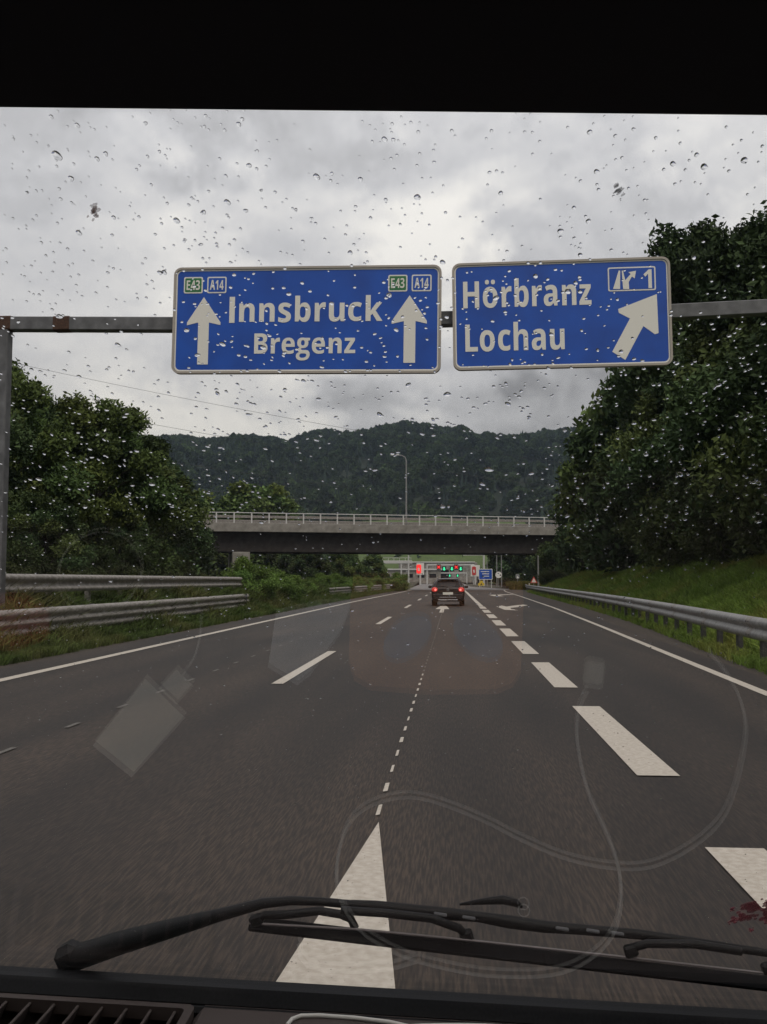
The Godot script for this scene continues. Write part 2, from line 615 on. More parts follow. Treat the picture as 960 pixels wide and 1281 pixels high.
	M.paper = mat(Color(0.84, 0.86, 0.88), 0.8, 0.0, noise_tex(0.12, Color(0.75, 0.75, 0.75), Color(1, 1, 1), 33, 3), 9.0)
	M.tray = mat(Color(0.78, 0.36, 0.17), 0.6, 0.0, noise_tex(0.1, Color(0.7, 0.7, 0.7), Color(1, 1, 1), 30, 4), 6.0)
	M.tray_pad = mat(Color(0.34, 0.34, 0.46), 0.6)
	M.red_cloth = mat(Color(0.42, 0.05, 0.05), 0.9)
	M.smear_red = mat(Color(0.36, 0.03, 0.07), 0.7)
	M.smear_rust = mat(Color(0.5, 0.26, 0.18), 0.8)
	M.smear_grey = mat(Color(0.12, 0.115, 0.10), 0.8)
	for k in ["smear_red", "smear_rust", "smear_grey"]:
		M[k].transparency = BaseMaterial3D.TRANSPARENCY_ALPHA
		M[k].albedo_color.a = 0.55 if k == "smear_red" else 0.3
	M.leaf_a = leaf_mesh(12, 0.42, 0.13, 41)
	M.leaf_s = leaf_mesh(12, 0.26, 0.075, 43)
	M.leaf_b = leaf_mesh(12, 0.85, 0.26, 42)

# ---------------------------------------------------------------- ground, banks, hills
func sheet(called: String, xs: Callable, z0: float, z1: float, steps: int, cols: int, y: Callable, m: Material, parent: Node = self) -> MeshInstance3D:
	var st := begin()
	var grid := []
	for i in steps + 1:
		var z := lerpf(z0, z1, float(i) / steps)
		var lim: Array = xs.call(z)
		var row := []
		for k in cols + 1:
			var x := lerpf(lim[0], lim[1], float(k) / cols)
			row.append(Vector3(x, y.call(x, z), z))
		grid.append(row)
	st.set_smooth_group(0)
	for i in steps:
		for k in cols:
			var q := [grid[i][k], grid[i][k + 1], grid[i + 1][k + 1], grid[i + 1][k]]
			for t in [[0, 1, 2], [0, 2, 3]]:
				var tri := [q[t[0]], q[t[1]], q[t[2]]]
				if (tri[1] - tri[0]).cross(tri[2] - tri[0]).y > 0:
					tri.reverse()
				for p in tri:
					st.set_uv(Vector2(p.x, p.z))
					st.set_uv2(Vector2(p.x * 0.11, p.z * 0.012))
					st.add_vertex(p)
	return part(called, st, m, parent)

func make_land() -> void:
	structure(sheet("ground", func(_z): return [-2600.0, 2600.0], 60, -3000, 12, 12, func(_x, _z): return -0.6 if true else 0.0, M.verge))
	structure(sheet("left_verge", func(z): return [-60.0, -7.2 if z > -95 else table(LEFT_EDGE, -z) - 1.2], 15, -430, 130, 60, func(x, z): return left_bank(x, z) - 0.012, M.verge))
	structure(sheet("right_embankment", func(z): return [table(RIGHT_RAIL, -z) - 0.45, table(RIGHT_RAIL, -z) + 40.0], 15, -430, 160, 50, func(x, z): return bank(x, z) - 0.012, M.turf))
	structure(sheet("dirt_strip", func(z): return [table(RIGHT_EDGE, -z) + 0.3, table(RIGHT_RAIL, -z) - 0.1], 15, -128, 60, 2, func(_x, _z): return -0.006, M.dirt))
	structure(sheet("left_dirt_strip", func(_z): return [-7.75, -6.9], 15, -100, 40, 2, func(_x, _z): return -0.004, M.dirt))
	structure(sheet("hills", func(z): return [z * 1.15, -z * 1.15], -430, -1750, 60, 110, hill, M.hill))
	# a bright clearing on the wooded slope
	var clear_at := Vector2(-125, -1215)
	# forest on the hills
	var places := []
	var colors := []
	var conifer := forest_tree(0, 3)
	var broad := forest_tree(1, 4)
	var places_b := []
	var colors_b := []
	var tries := 0
	while places.size() + places_b.size() < 46000 and tries < 160000:
		tries += 1
		var d := 450.0 + 920.0 * pow(rng.randf(), 0.8)
		var a := rng.randf_range(-0.62, 0.42)
		var x := a * d
		if rng.randf() > d / 1370.0:
			continue
		var cd := Vector2((x - clear_at.x) / 42.0, (-d - clear_at.y) / 85.0).length()
		if cd < 1.0 + 0.3 * noise_a.get_noise_2d(x, d):
			continue
		var y := hill(x, -d)
		var mix_n := noise_a.get_noise_2d(x * 0.3 + 500, d * 0.3)
		var con := rng.randf() < 0.28 + mix_n * 1.0
		var s := rng.randf_range(0.45, 1.15) * (0.72 if con else 0.95)
		var t := Transform3D(Basis(Vector3.UP, rng.randf() * TAU).scaled(Vector3(s * rng.randf_range(0.85, 1.2), s, s * rng.randf_range(0.85, 1.2))), Vector3(x, y - 0.5, -d))
		var v := rng.randf_range(0.45, 1.5) * (1.0 + 0.7 * noise_a.get_noise_2d(x * 0.5, d * 0.5 + 900))
		if con:
			places.append(t)
			colors.append(Color(0.022 * v, 0.036 * v, 0.022 * v))
		else:
			places_b.append(t)
			colors_b.append(Color(0.040 * v, 0.062 * v, 0.022 * v))
	stuff(scatter("conifer_forest", conifer, M.leaf, places, colors))
	stuff(scatter("broadleaf_forest", broad, M.leaf, places_b, colors_b))
	structure(sheet("meadow", func(z): return [clear_at.x - 42, clear_at.x + 42], clear_at.y + 85, clear_at.y - 85, 12, 12, func(x, z): return hill(x, z) + 0.5 - 3.0 * smoothstep(0.8, 1.2, Vector2((x - clear_at.x) / 42.0, (z - clear_at.y) / 85.0).length()), M.meadow))
	# green slope behind the tunnel
	structure(sheet("green_slope", func(_z): return [-60.0, 40.0], -432, -520, 16, 16, func(x, z): return (-z - 432) * 0.34 + 6.0 + noise_a.get_noise_2d(x * 2, z * 2) * 1.5 - absf(x + 10) * 0.05, M.meadow))
	# grass on the right embankment and along the verges
	var tuft := tuft_mesh(9, 0.28, 0.12, 0.012, 5)
	var gp := []
	var gc := []
	for i in 42000:
		var d := 9.0 + 95.0 * pow(rng.randf(), 1.9)
		var x := table(RIGHT_RAIL, d) - 0.25 + 7.5 * rng.randf()
		if rng.randf() < 0.03:
			continue
		var s := rng.randf_range(0.5, 1.3) * (1.0 + d * 0.006)
		var patch := noise_a.get_noise_2d(x * 5 + 300, d * 5)
		if x < table(RIGHT_RAIL, d) + 0.3:
			s *= 0.55
		gp.append(Transform3D(Basis(Vector3.UP, rng.randf() * TAU).scaled(Vector3(s, s * (1 + patch * 0.5), s)), Vector3(x, bank(x, -d) - 0.02, -d)))
		var v := rng.randf_range(0.7, 1.3)
		var dry := clampf(patch * 1.6 - 0.1, 0, 1) * 0.8
		gc.append(Color(lerpf(0.165, 0.32, dry) * v, lerpf(0.25, 0.24, dry) * v, lerpf(0.045, 0.07, dry) * v))
	stuff(scatter("embankment_grass", tuft, M.grass, gp, gc))
	gp = []
	gc = []
	for i in 26000:
		var d := 9.0 + 110.0 * pow(rng.randf(), 1.6)
		var x := -7.35 - 4.5 * pow(rng.randf(), 1.3)
		var s := rng.randf_range(0.5, 1.25) * (1.0 + d * 0.006)
		if x > -7.9:
			s *= 0.6
		elif x < -8.6:
			s *= 1.6
		var patch := noise_a.get_noise_2d(x * 4, d * 4 + 700)
		gp.append(Transform3D(Basis(Vector3.UP, rng.randf() * TAU).scaled(Vector3(s, s * (1 + patch * 0.6), s)), Vector3(x, left_bank(x, -d) - 0.02, -d)))
		var v := rng.randf_range(0.6, 1.3)
		var dry := clampf(0.35 + patch * 1.3 - d * 0.008, 0, 1)
		gc.append(Color(lerpf(0.070, 0.13, dry) * v, lerpf(0.105, 0.115, dry) * v, lerpf(0.026, 0.045, dry) * v))
	stuff(scatter("verge_weeds", tuft, M.grass, gp, gc))
	# yellowish grass beyond the overpass
	gp = []
	gc = []
	for i in 9000:
		var d := 128.0 + 90.0 * rng.randf()
		var x := table(RIGHT_EDGE, d) + 1.0 + 16.0 * rng.randf()
		var s := rng.randf_range(2.2, 4.2)
		gp.append(Transform3D(Basis(Vector3.UP, rng.randf() * TAU).scaled(Vector3(s, s, s)), Vector3(x, bank(x, -d) - 0.02, -d)))
		var v := rng.randf_range(0.7, 1.3)
		gc.append(Color(0.14 * v, 0.125 * v, 0.03 * v))
	stuff(scatter("dry_meadow_grass", tuft, M.grass, gp, gc))

func forest_tree(kind: int, seed_: int) -> ArrayMesh:
	var r := RandomNumberGenerator.new()
	r.seed = seed_
	var st := begin()
	if kind == 0:
		for k in 4:
			var y0 := 1.0 + k * 3.6
			var y1 := y0 + 6.2
			var rad := 3.1 - k * 0.68
			var n := 8
			for i in n:
				var a0 := TAU * i / n
				var a1 := TAU * (i + 1) / n
				var j0 := 0.75 + 0.4 * absf(sin(i * 2.7 + k))
				var j1 := 0.75 + 0.4 * absf(sin(((i + 1) % n) * 2.7 + k))
				var v := 0.8 + 0.4 * r.randf()
				st.set_color(Color(v, v, v))
				face(st, [Vector3(cos(a0) * rad * j0, y0 + 0.6 * (1 - j0), sin(a0) * rad * j0), Vector3(cos(a1) * rad * j1, y0 + 0.6 * (1 - j1), sin(a1) * rad * j1), Vector3(0, y1, 0)], Vector3(cos(a0), 0.5, sin(a0)))
	else:
		for i in 70:
			var d := Vector3(r.randfn(), r.randfn(), r.randfn()).normalized()
			var p := Vector3(0, 7.0, 0) + d * Vector3(4.2, 5.6, 4.2) * r.randf_range(0.7, 1.0)
			var b := Basis(Quaternion(Vector3(r.randfn(), r.randfn(), r.randfn()).normalized(), r.randf() * TAU))
			var v := 0.7 + 0.55 * r.randf()
			st.set_color(Color(v, v, v * 0.95))
			var s := r.randf_range(1.0, 1.9)
			face(st, [p + b * Vector3(-s, 0, -s), p + b * Vector3(s, 0.3, -s * 0.6), p + b * Vector3(0.2, 0, s)], d)
			face(st, [p + b * Vector3(0, -s, -s * 0.6), p + b * Vector3(0.2, s, -s), p + b * Vector3(0, 0.2, s)], d)
	return finish(st)

# ---------------------------------------------------------------- road
func mark(called: String, pts: Array, m: Material, road: Node, y := 0.009) -> void:
	var st := begin()
	var v := []
	for p in pts:
		v.append(Vector3(p.x, y, p.y))
	if v.size() <= 4:
		face(st, v, Vector3.UP)
	else:
		var pv := PackedVector2Array(pts)
		var idx := Geometry2D.triangulate_polygon(pv)
		for i in range(0, idx.size(), 3):
			face(st, [v[idx[i]], v[idx[i + 1]], v[idx[i + 2]]], Vector3.UP)
	part(called, st, m, road)

func line_along(t: Array, off: float, w: float, d0: float, d1: float, step: float) -> SurfaceTool:
	var st := begin()
	var d := d0
	while d < d1 - 0.01:
		var e: float = min(d + step, d1)
		face(st, [Vector3(table(t, d) + off, 0.008, -d), Vector3(table(t, d) + off + w, 0.008, -d), Vector3(table(t, e) + off + w, 0.008, -e), Vector3(table(t, e) + off, 0.008, -e)], Vector3.UP)
		d = e
	return st

func make_road() -> void:
	var road: Node3D = structure(base("road"))
	sheet("asphalt", func(z): return [-7.15 if z > -95 else table(LEFT_EDGE, -z) - 0.9, table(RIGHT_EDGE, -z) + 0.55], 15, -124, 70, 10, func(_x, _z): return 0.0, M.asphalt, road)
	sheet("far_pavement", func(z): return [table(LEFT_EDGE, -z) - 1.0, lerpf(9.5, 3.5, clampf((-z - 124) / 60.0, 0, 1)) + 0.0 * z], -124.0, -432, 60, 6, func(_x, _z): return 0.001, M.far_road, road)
	part("edge_line", line_along(LEFT_EDGE, -0.1, 0.19, -8, 124, 6), M.paint, road)
	part("edge_line", line_along(RIGHT_EDGE, -0.07, 0.15, -8, 124, 4), M.paint, road)
	# block markings between the through lane and the exit lane
	var d := 1.42
	while d < 46:
		mark("block_marking", [Vector2(1.3, -d), Vector2(1.6, -d), Vector2(1.6, -d - 3.65), Vector2(1.3, -d - 3.65)], M.paint, road)
		d += 5.44
	mark("lane_line", [Vector2(1.33, -49), Vector2(1.57, -49), Vector2(1.57, -123), Vector2(1.33, -123)], M.paint, road)
	# dashes between the two through lanes
	d = -4.3
	while d < 122:
		mark("lane_dash", [Vector2(-2.44, -d), Vector2(-2.28, -d), Vector2(-2.28, -d - 5.7), Vector2(-2.44, -d - 5.7)], M.paint, road)
		d += 16.75
	# worn dashes of an older marking and the dotted seam down the middle of the lane
	for i in 16:
		var z := 4.6 + i * 1.35
		mark("worn_dash", [Vector2(-3.675, -z), Vector2(-3.625, -z), Vector2(-3.625, -z - 0.3), Vector2(-3.675, -z - 0.3)], M.worn_paint, road)
	for i in 34:
		var z := 5.6 + i * 0.62
		var w := 0.012 + 0.003 * sin(i * 1.9)
		mark("seam_dot", [Vector2(-0.455 - w, -z), Vector2(-0.455 + w, -z - 0.02), Vector2(-0.455 + w * 0.8, -z - 0.27), Vector2(-0.455 - w, -z - 0.25)], M.paint if i < 14 else M.worn_paint, road)
	mark("seam", [Vector2(-0.475, -26.5), Vector2(-0.455, -26.5), Vector2(-0.475, -43), Vector2(-0.49, -43)], M.worn_paint, road)
	# arrows
	mark("lane_arrow", [Vector2(-0.435, -5.45), Vector2(-0.165, -2.9), Vector2(-0.32, -2.9), Vector2(-0.32, 0.5), Vector2(-0.5, 0.5), Vector2(-0.5, -2.9), Vector2(-0.655, -2.9)], M.paint, road)
	mark("lane_arrow", [Vector2(-0.52, -54), Vector2(-0.18, -44.2), Vector2(-0.42, -44.2), Vector2(-0.42, -39.6), Vector2(-0.60, -39.6), Vector2(-0.60, -44.2), Vector2(-0.86, -44.2)], M.paint, road)
	mark("exit_arrow", [Vector2(2.22, -48.8), Vector2(2.36, -43.4), Vector2(2.95, -42.6), Vector2(2.72, -44.6), Vector2(2.80, -46.4), Vector2(3.25, -47.6), Vector2(4.05, -51.2), Vector2(3.88, -52.6), Vector2(3.1, -50.0), Vector2(2.72, -48.5), Vector2(2.6, -50.4)], M.paint, road)
	mark("exit_arrow", [Vector2(3.2, -86), Vector2(3.4, -79), Vector2(4.2, -78), Vector2(4.0, -82), Vector2(4.6, -84.5), Vector2(5.6, -87), Vector2(5.5, -89), Vector2(4.4, -87.5), Vector2(3.9, -86)], M.paint, road)

# ---------------------------------------------------------------- overpass, lamp, cables
func make_overpass() -> void:
	var a := Vector3(-60, 0, -105.2)
	var b := Vector3(45, 0, -138)
	var along := (b - a).normalized()
	var L := (b - a).length()
	var o := base("overpass", (a + b) / 2, atan2(-along.z, along.x))
	# local x runs along the deck; +z is the near side
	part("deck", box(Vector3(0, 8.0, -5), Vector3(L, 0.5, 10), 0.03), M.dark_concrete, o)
	part("fascia", box(Vector3(0, 7.98, 0.18), Vector3(L, 1.12, 0.34), 0.03), M.concrete, o)
	part("fascia", box(Vector3(0, 7.98, -10.18), Vector3(L, 1.12, 0.34), 0.03), M.concrete, o)
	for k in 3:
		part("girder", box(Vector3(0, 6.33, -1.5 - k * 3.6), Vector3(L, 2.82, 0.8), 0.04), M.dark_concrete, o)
	var x := -L / 2 + 1.0
	while x < L / 2:
		part("railing_post", box(Vector3(x, 9.15, 0.18), Vector3(0.17, 1.24, 0.15), 0.015), M.white_metal, o)
		x += 2.2
	part("handrail", box(Vector3(0, 9.82, 0.18), Vector3(L, 0.1, 0.14), 0.02), M.white_metal, o)
	part("rail", box(Vector3(0, 9.32, 0.21), Vector3(L, 0.34, 0.05), 0.02), M.old_steel, o)
	part("rail", box(Vector3(0, 8.82, 0.21), Vector3(L, 0.2, 0.05), 0.02), M.old_steel, o)
	part("far_railing", box(Vector3(0, 9.25, -10.2), Vector3(L, 0.5, 0.06), 0.02), M.old_steel, o)
	for p in [-20.0, 34.0]:
		part("pillar", box(Vector3(p, 2.45, -1.3), Vector3(2.2, 4.9, 1.6), 0.06), M.concrete, o)
		part("pillar", box(Vector3(p, 2.45, -8.0), Vector3(2.2, 4.9, 1.6), 0.06), M.concrete, o)
	tag(o, "concrete road overpass with pale railing crossing above the motorway", "overpass")
	# street lamp on the overpass
	var l := base("street_lamp", Vector3(-6.15, 8.25, -122.6))
	part("pole", tube([Vector3.ZERO, Vector3(0, 4, 0), Vector3(0, 8.9, 0), Vector3(-0.15, 9.35, 0.0), Vector3(-0.55, 9.6, 0.0), Vector3(-1.0, 9.66, 0.0)], [0.12, 0.1, 0.08, 0.07, 0.06, 0.06], 10), M.steel, l)
	part("lamp_head", box(Vector3(-1.5, 9.68, 0), Vector3(1.15, 0.16, 0.34), 0.05), M.white_metal, l)
	tag(l, "tall slim street lamp standing on the overpass with a curved arm", "street lamp")
	# overhead cables across the sky and the hill
	var runs := [[Vector3(-95, 48, -190), Vector3(75, 21, -215), "highest overhead cable crossing the sky above the left trees"], [Vector3(-95, 41, -195), Vector3(75, 17, -220), "overhead cable crossing just above the wooded ridge"], [Vector3(-95, 33, -200), Vector3(75, 13, -225), "overhead cable crossing the upper wooded hillside"],
		[Vector3(-95, 26, -205), Vector3(75, 15, -230), "lowest overhead cable crossing the middle of the hillside"]]
	for r in runs:
		var pts := []
		for i in 17:
			var f := i / 16.0
			pts.append(r[0].lerp(r[1], f) + Vector3(0, -9.0 * f * (1 - f), 0))
		tag(part("power_cable", tube(pts, 0.035, 5), M.dark_steel), r[2], "cable", "overhead cables")

# ---------------------------------------------------------------- guardrails
func make_rails() -> void:
	# W-profile: crest, valley, crest
	var w_profile := [Vector2(0.05, 0.78), Vector2(-0.01, 0.755), Vector2(-0.045, 0.70), Vector2(-0.03, 0.645), Vector2(0.025, 0.605), Vector2(0.025, 0.575), Vector2(-0.03, 0.535), Vector2(-0.045, 0.48), Vector2(-0.01, 0.425), Vector2(0.05, 0.40)]
	var g := base("guardrail", Vector3.ZERO)
	var path := []
	var d := 4.0
	while d < 138:
		path.append(Vector3(table(RIGHT_RAIL, d), 0, -d))
		d += 4.0
	part("rail", sweep(w_profile, path, 0.006), M.steel, g)
	d = 7.1
	while d < 136:
		var x := table(RIGHT_RAIL, d)
		part("post", box(Vector3(x + 0.14, 0.22, -d), Vector3(0.1, 0.98, 0.13), 0.012), M.dark_steel, g)
		part("spacer", box(Vector3(x + 0.06, 0.60, -d - 0.01), Vector3(0.06, 0.2, 0.1), 0.01), M.dark_steel, g)
		d += 1.75
	d = 8.0
	while d < 60:
		var a := Vector3(table(RIGHT_RAIL, d), 0, -d)
		var b := Vector3(table(RIGHT_RAIL, d + 0.32), 0, -d - 0.32)
		var wider := []
		for q in w_profile:
			wider.append(q - Vector2(0.004, 0))
		part("lap_joint", sweep(wider, [a, b], 0.003), M.old_steel, g)
		for k in 2:
			for hgt in [0.70, 0.48]:
				part("bolt", ball(a.lerp(b, 0.25 + 0.5 * k) + Vector3(-0.051, hgt, 0), Vector3(0.016, 0.03, 0.03), 4, 8), M.dark_steel, g)
		d += 4.0
	tag(g, "long grey steel guardrail on dark posts along the right-hand grass bank", "guardrail")
	# left: thrie-beam near the road
	var thrie := [Vector2(-0.05, 0.84), Vector2(0.02, 0.81), Vector2(0.05, 0.76), Vector2(0.03, 0.70), Vector2(-0.02, 0.66), Vector2(-0.02, 0.63), Vector2(0.05, 0.58), Vector2(0.05, 0.53), Vector2(-0.02, 0.48), Vector2(-0.02, 0.45), Vector2(0.05, 0.40), Vector2(0.05, 0.34), Vector2(-0.05, 0.27)]
	var l := base("guardrail", Vector3.ZERO)
	path = []
	for k in 13:
		var f := k / 12.0
		path.append(Vector3(lerpf(-8.62, -8.2, f) - 0.25 * pow(f, 6), -0.02, lerpf(-5, -38, f)))
	part("rail", sweep(thrie, path, -0.006), M.old_steel, l)
	for k in 15:
		var f := k / 14.0
		part("post", box(Vector3(lerpf(-8.62, -8.25, f) - 0.17, 0.3, lerpf(-6, -37.4, f)), Vector3(0.1, 1.05, 0.14), 0.012), M.dark_steel, l)
	tag(l, "lower grey three-ridged steel guardrail beside the left lane", "guardrail")
	# left: the upper rail on posts behind it
	var upper := [Vector2(-0.05, 1.53), Vector2(0.02, 1.50), Vector2(0.05, 1.45), Vector2(0.03, 1.39), Vector2(-0.03, 1.36), Vector2(-0.03, 1.26), Vector2(0.03, 1.23), Vector2(0.05, 1.18), Vector2(0.0, 1.12)]
	var u := base("guardrail", Vector3.ZERO)
	path = []
	for k in 13:
		var f := k / 12.0
		path.append(Vector3(lerpf(-9.35, -9.3, f), lerpf(0.0, -0.02, f), lerpf(-9, -40.5, f)))
	part("rail", sweep(upper, path, -0.006), M.old_steel, u)
	for k in 13:
		var f := k / 12.0
		part("post", box(Vector3(-9.5, 0.85, lerpf(-12, -40, f)), Vector3(0.12, 1.2, 0.14), 0.012), M.old_steel, u)
	for z in [-20.4, -33.0]:
		part("concrete_block", box(Vector3(-9.95, 0.75, z), Vector3(0.7, 0.85, 0.55), 0.05), M.concrete, u)
	tag(u, "upper steel guardrail on tall posts behind the lower left guardrail", "guardrail")
	# a far guardrail past the bushes on the left
	var f_rail := base("guardrail", Vector3.ZERO)
	path = []
	for k in 12:
		var f := k / 11.0
		path.append(Vector3(lerpf(-8.3, -7.6, f), 0, lerpf(-62, -112, f)))
	part("rail", sweep(thrie, path, -0.006), M.old_steel, f_rail)
	for k in 18:
		var f := k / 17.0
		part("post", box(Vector3(lerpf(-8.5, -7.8, f), 0.3, lerpf(-62.5, -111.5, f)), Vector3(0.1, 1.05, 0.14), 0.012), M.dark_steel, f_rail)
	tag(f_rail, "distant low guardrail among bright green plants left of the road near the overpass", "guardrail")

# ---------------------------------------------------------------- trees and bushes
func make_trees() -> void:
	var dark := Color(0.050, 0.074, 0.028)
	var fresh := Color(0.078, 0.112, 0.034)
	var A := grow("broadleaf_tree", {"height": 13.0, "radius": 4.0, "low": 1.0, "blobs": 54, "clusters": 120, "blob": 1.25, "tint": dark, "leaf": M.leaf_a, "seed": 101})
	var B := grow("broadleaf_tree", {"height": 12.0, "radius": 4.4, "low": 0.6, "blobs": 50, "clusters": 120, "blob": 1.35, "tint": dark * 1.15, "leaf": M.leaf_a, "seed": 102})
	var C := grow("broadleaf_tree", {"height": 14.5, "radius": 3.2, "low": 1.0, "blobs": 46, "clusters": 110, "blob": 1.1, "tint": dark * 0.95, "leaf": M.leaf_a, "seed": 103})
	var D := grow("broadleaf_tree", {"height": 13.0, "radius": 4.2, "low": 0.8, "blobs": 44, "clusters": 90, "blob": 1.5, "tint": fresh, "leaf": M.leaf_b, "seed": 104})
	var E := grow("broadleaf_tree", {"height": 12.0, "radius": 4.8, "low": 0.5, "blobs": 44, "clusters": 90, "blob": 1.6, "tint": dark * 1.2, "leaf": M.leaf_b, "seed": 105})
	var F := grow("broadleaf_tree", {"height": 13.0, "radius": 4.4, "low": 0.6, "blobs": 50, "clusters": 120, "blob": 1.35, "tint": Color(0.066, 0.096, 0.028), "leaf": M.leaf_a, "seed": 106})
	F.position = Vector3(-20.6, 0.4, -40)
	F.scale = Vector3(0.80, 0.80, 0.80)
	tag(F, "olive yellow tree rising beside the gantry post, loose pale tips at its top", "tree", "trees on the left side")
	# right bank: x, distance, kind, size, label
	var right := [
		[12.6, 19.5, A, 0.86, "tall dark tree nearest on the right bank, behind the end of the sign gantry"],
		[13.4, 25.0, C, 0.88, "slender dark tree on the right bank just past the end of the gantry beam"],
		[12.6, 31.0, B, 0.98, "broad dark tree behind the right edge of the Lochau sign"],
		[12.9, 39.0, C, 1.03, "tall tree with loose shoots at its top rising above the gantry beam"],
		[12.6, 40.0, A, 0.90, "dense dark tree on the right bank below the Lochau sign"],
		[13.3, 52.0, C, 1.26, "slender tall tree showing just right of the exit sign's upper corner"],
		[16.2, 50.0, A, 1.12, "tall broad tree behind the right bank, crown just right of the exit sign"],
		[12.9, 48.0, B, 1.0, "dense spreading tree in the middle of the right bank"],
		[13.6, 58.0, A, 1.05, "dark tree past the middle of the right bank, under the exit arrow"],
		[17.0, 64.0, B, 1.3, "big rounded tree behind the middle of the right bank"],
		[14.2, 68.0, E, 1.12, "dark broad tree near the far end of the right bank"],
		[15.0, 80.0, D, 1.15, "tree with lighter leaves near the far end of the right bank"],
		[15.6, 92.0, E, 1.2, "last tree of the right bank, its edge against the hill and the overpass"],
		[20.5, 106.0, A, 1.15, "tree behind the right end of the overpass railing"]]
	var first := {F: true}
	for r in right:
		var kind: Node3D = r[2]
		var at := Vector3(r[0], bank(r[0], -r[1]) - 0.3, -r[1])
		var o := kind
		if first.has(kind):
			o = copy_of(kind, "broadleaf_tree", at, rng.randf() * TAU, Vector3(r[3], r[3] * rng.randf_range(0.95, 1.06), r[3]))
		else:
			first[kind] = true
			o.position = at
			o.scale = Vector3.ONE * r[3]
		tag(o, r[4], "tree", "trees on the right bank")
	var left := [
		[-14.6, 22.0, B, 0.46, "low dark tree at the left edge behind the gantry post"],
		[-19.0, 34.0, A, 0.68, "olive green tree left of the gantry post, behind the upper guardrail"],
		[-24.5, 44.0, F, 0.94, "bushy olive tree at the left edge of the wood, partly behind the gantry post"],
		[-18.6, 47.0, F, 0.80, "tall rounded tree in the middle of the left tree group"],
		[-23.0, 52.0, C, 0.78, "narrow tree between two rounded crowns at the left"],
		[-19.2, 56.0, B, 0.80, "rounded dark tree on the right flank of the left tree group"],
		[-21.0, 67.0, E, 0.66, "lower dark tree sloping down toward the overpass on the left"],
		[-24.6, 79.0, A, 0.62, "small dark tree just before the left end of the overpass railing"],
		[-31.0, 92.0, E, 0.72, "tree under the left end of the overpass railing"],
		[-15.0, 33.0, B, 0.34, "low dark shrub-like tree behind the upper left guardrail"],
		[-16.5, 45.0, A, 0.36, "low dark tree behind the end of the left guardrails"]]
	for r in left:
		var at := Vector3(r[0], 0.4, -r[1])
		tag(copy_of(r[2], "broadleaf_tree", at, rng.randf() * TAU, Vector3(r[3] * 1.05, r[3], r[3] * 1.05)), r[4], "tree", "trees on the left side")
	var far := [
		[-46.0, 165.0, D, 1.25, "light green tree rising above the overpass, leftmost of the group there"],
		[-39.0, 172.0, D, 1.4, "tallest light green tree rising above the overpass on the left"],
		[-32.0, 160.0, D, 1.28, "rounded light green tree above the overpass, rightmost of the group there"],
		[-25.0, 150.0, E, 0.62, "dark tree seen under the overpass just right of its pillar"],
		[-18.5, 158.0, D, 0.55, "green tree seen under the overpass in the middle of its left span"],
		[-21.5, 140.0, E, 0.5, "dark tree seen under the overpass close behind the pillar"],
		[-14.5, 168.0, D, 0.48, "small green tree under the overpass beside the pale sign frame"],
		[13.5, 215.0, E, 0.95, "dark tree seen under the overpass right of the blue sign"],
		[19.0, 200.0, E, 1.0, "dark tree under the overpass behind the warning signs"],
		[24.0, 180.0, A, 1.0, "dark tree under the right end of the overpass"],
		[17.0, 240.0, E, 1.1, "farthest dark tree under the right part of the overpass"],
		[14.6, 122.0, E, 0.62, "dark tree in the shade under the right end of the overpass"]]
	for r in far:
		var at := Vector3(r[0], -0.2, -r[1])
		tag(copy_of(r[2], "broadleaf_tree", at, rng.randf() * TAU, Vector3(r[3] * 1.1, r[3], r[3] * 1.1)), r[4], "tree", "trees beyond the overpass")
	# bushes
	var bush := grow("bush", {"height": 2.2, "radius": 1.7, "low": 0.25, "blobs": 16, "clusters": 170, "blob": 0.6, "trunk": false, "tint": Color(0.10, 0.175, 0.045), "leaf": M.leaf_s, "seed": 201})
	var dull := grow("bush", {"height": 2.0, "radius": 1.8, "low": 0.2, "blobs": 16, "clusters": 150, "blob": 0.6, "trunk": false, "tint": Color(0.030, 0.040, 0.015), "leaf": M.leaf_s, "seed": 202})
	var used := {}
	var bushes := [
		[-9.2, 42.0, 0.70, bush, "bright green bush at the end of the left guardrails"],
		[-8.8, 47.5, 0.55, bush, "small bright bush just past the end of the left guardrails"],
		[-10.8, 50.0, 0.55, bush, "full green bush behind the end of the left guardrails"],
		[-9.3, 56.0, 0.45, bush, "low leafy bush left of the road, before the distant guardrail"],
		[-9.3, 64.0, 0.5, bush, "low bush behind the start of the distant left guardrail"],
		[-9.0, 74.0, 0.55, bush, "low bush behind the middle of the distant left guardrail"],
		[-8.8, 87.0, 0.55, bush, "low bush behind the far part of the distant left guardrail"],
		[-8.6, 101.0, 0.6, bush, "low bush behind the far end of the distant left guardrail"],
		[-7.2, 117.0, 0.85, bush, "rounded green bush where the left guardrail ends at the overpass"],
		[-11.8, 22.5, 0.62, dull, "dry olive bush behind the upper guardrail at the left edge"],
		[-12.2, 27.5, 0.55, dull, "dark bush behind the upper left guardrail, beside its concrete block"],
		[-12.4, 34.0, 0.6, dull, "dark green bush behind the middle of the upper left guardrail"],
		[-11.2, 38.5, 0.5, dull, "dull low bush just behind the end of the upper left guardrail"],
		[11.4, 106.0, 0.8, dull, "dull bush at the far foot of the right bank"]]
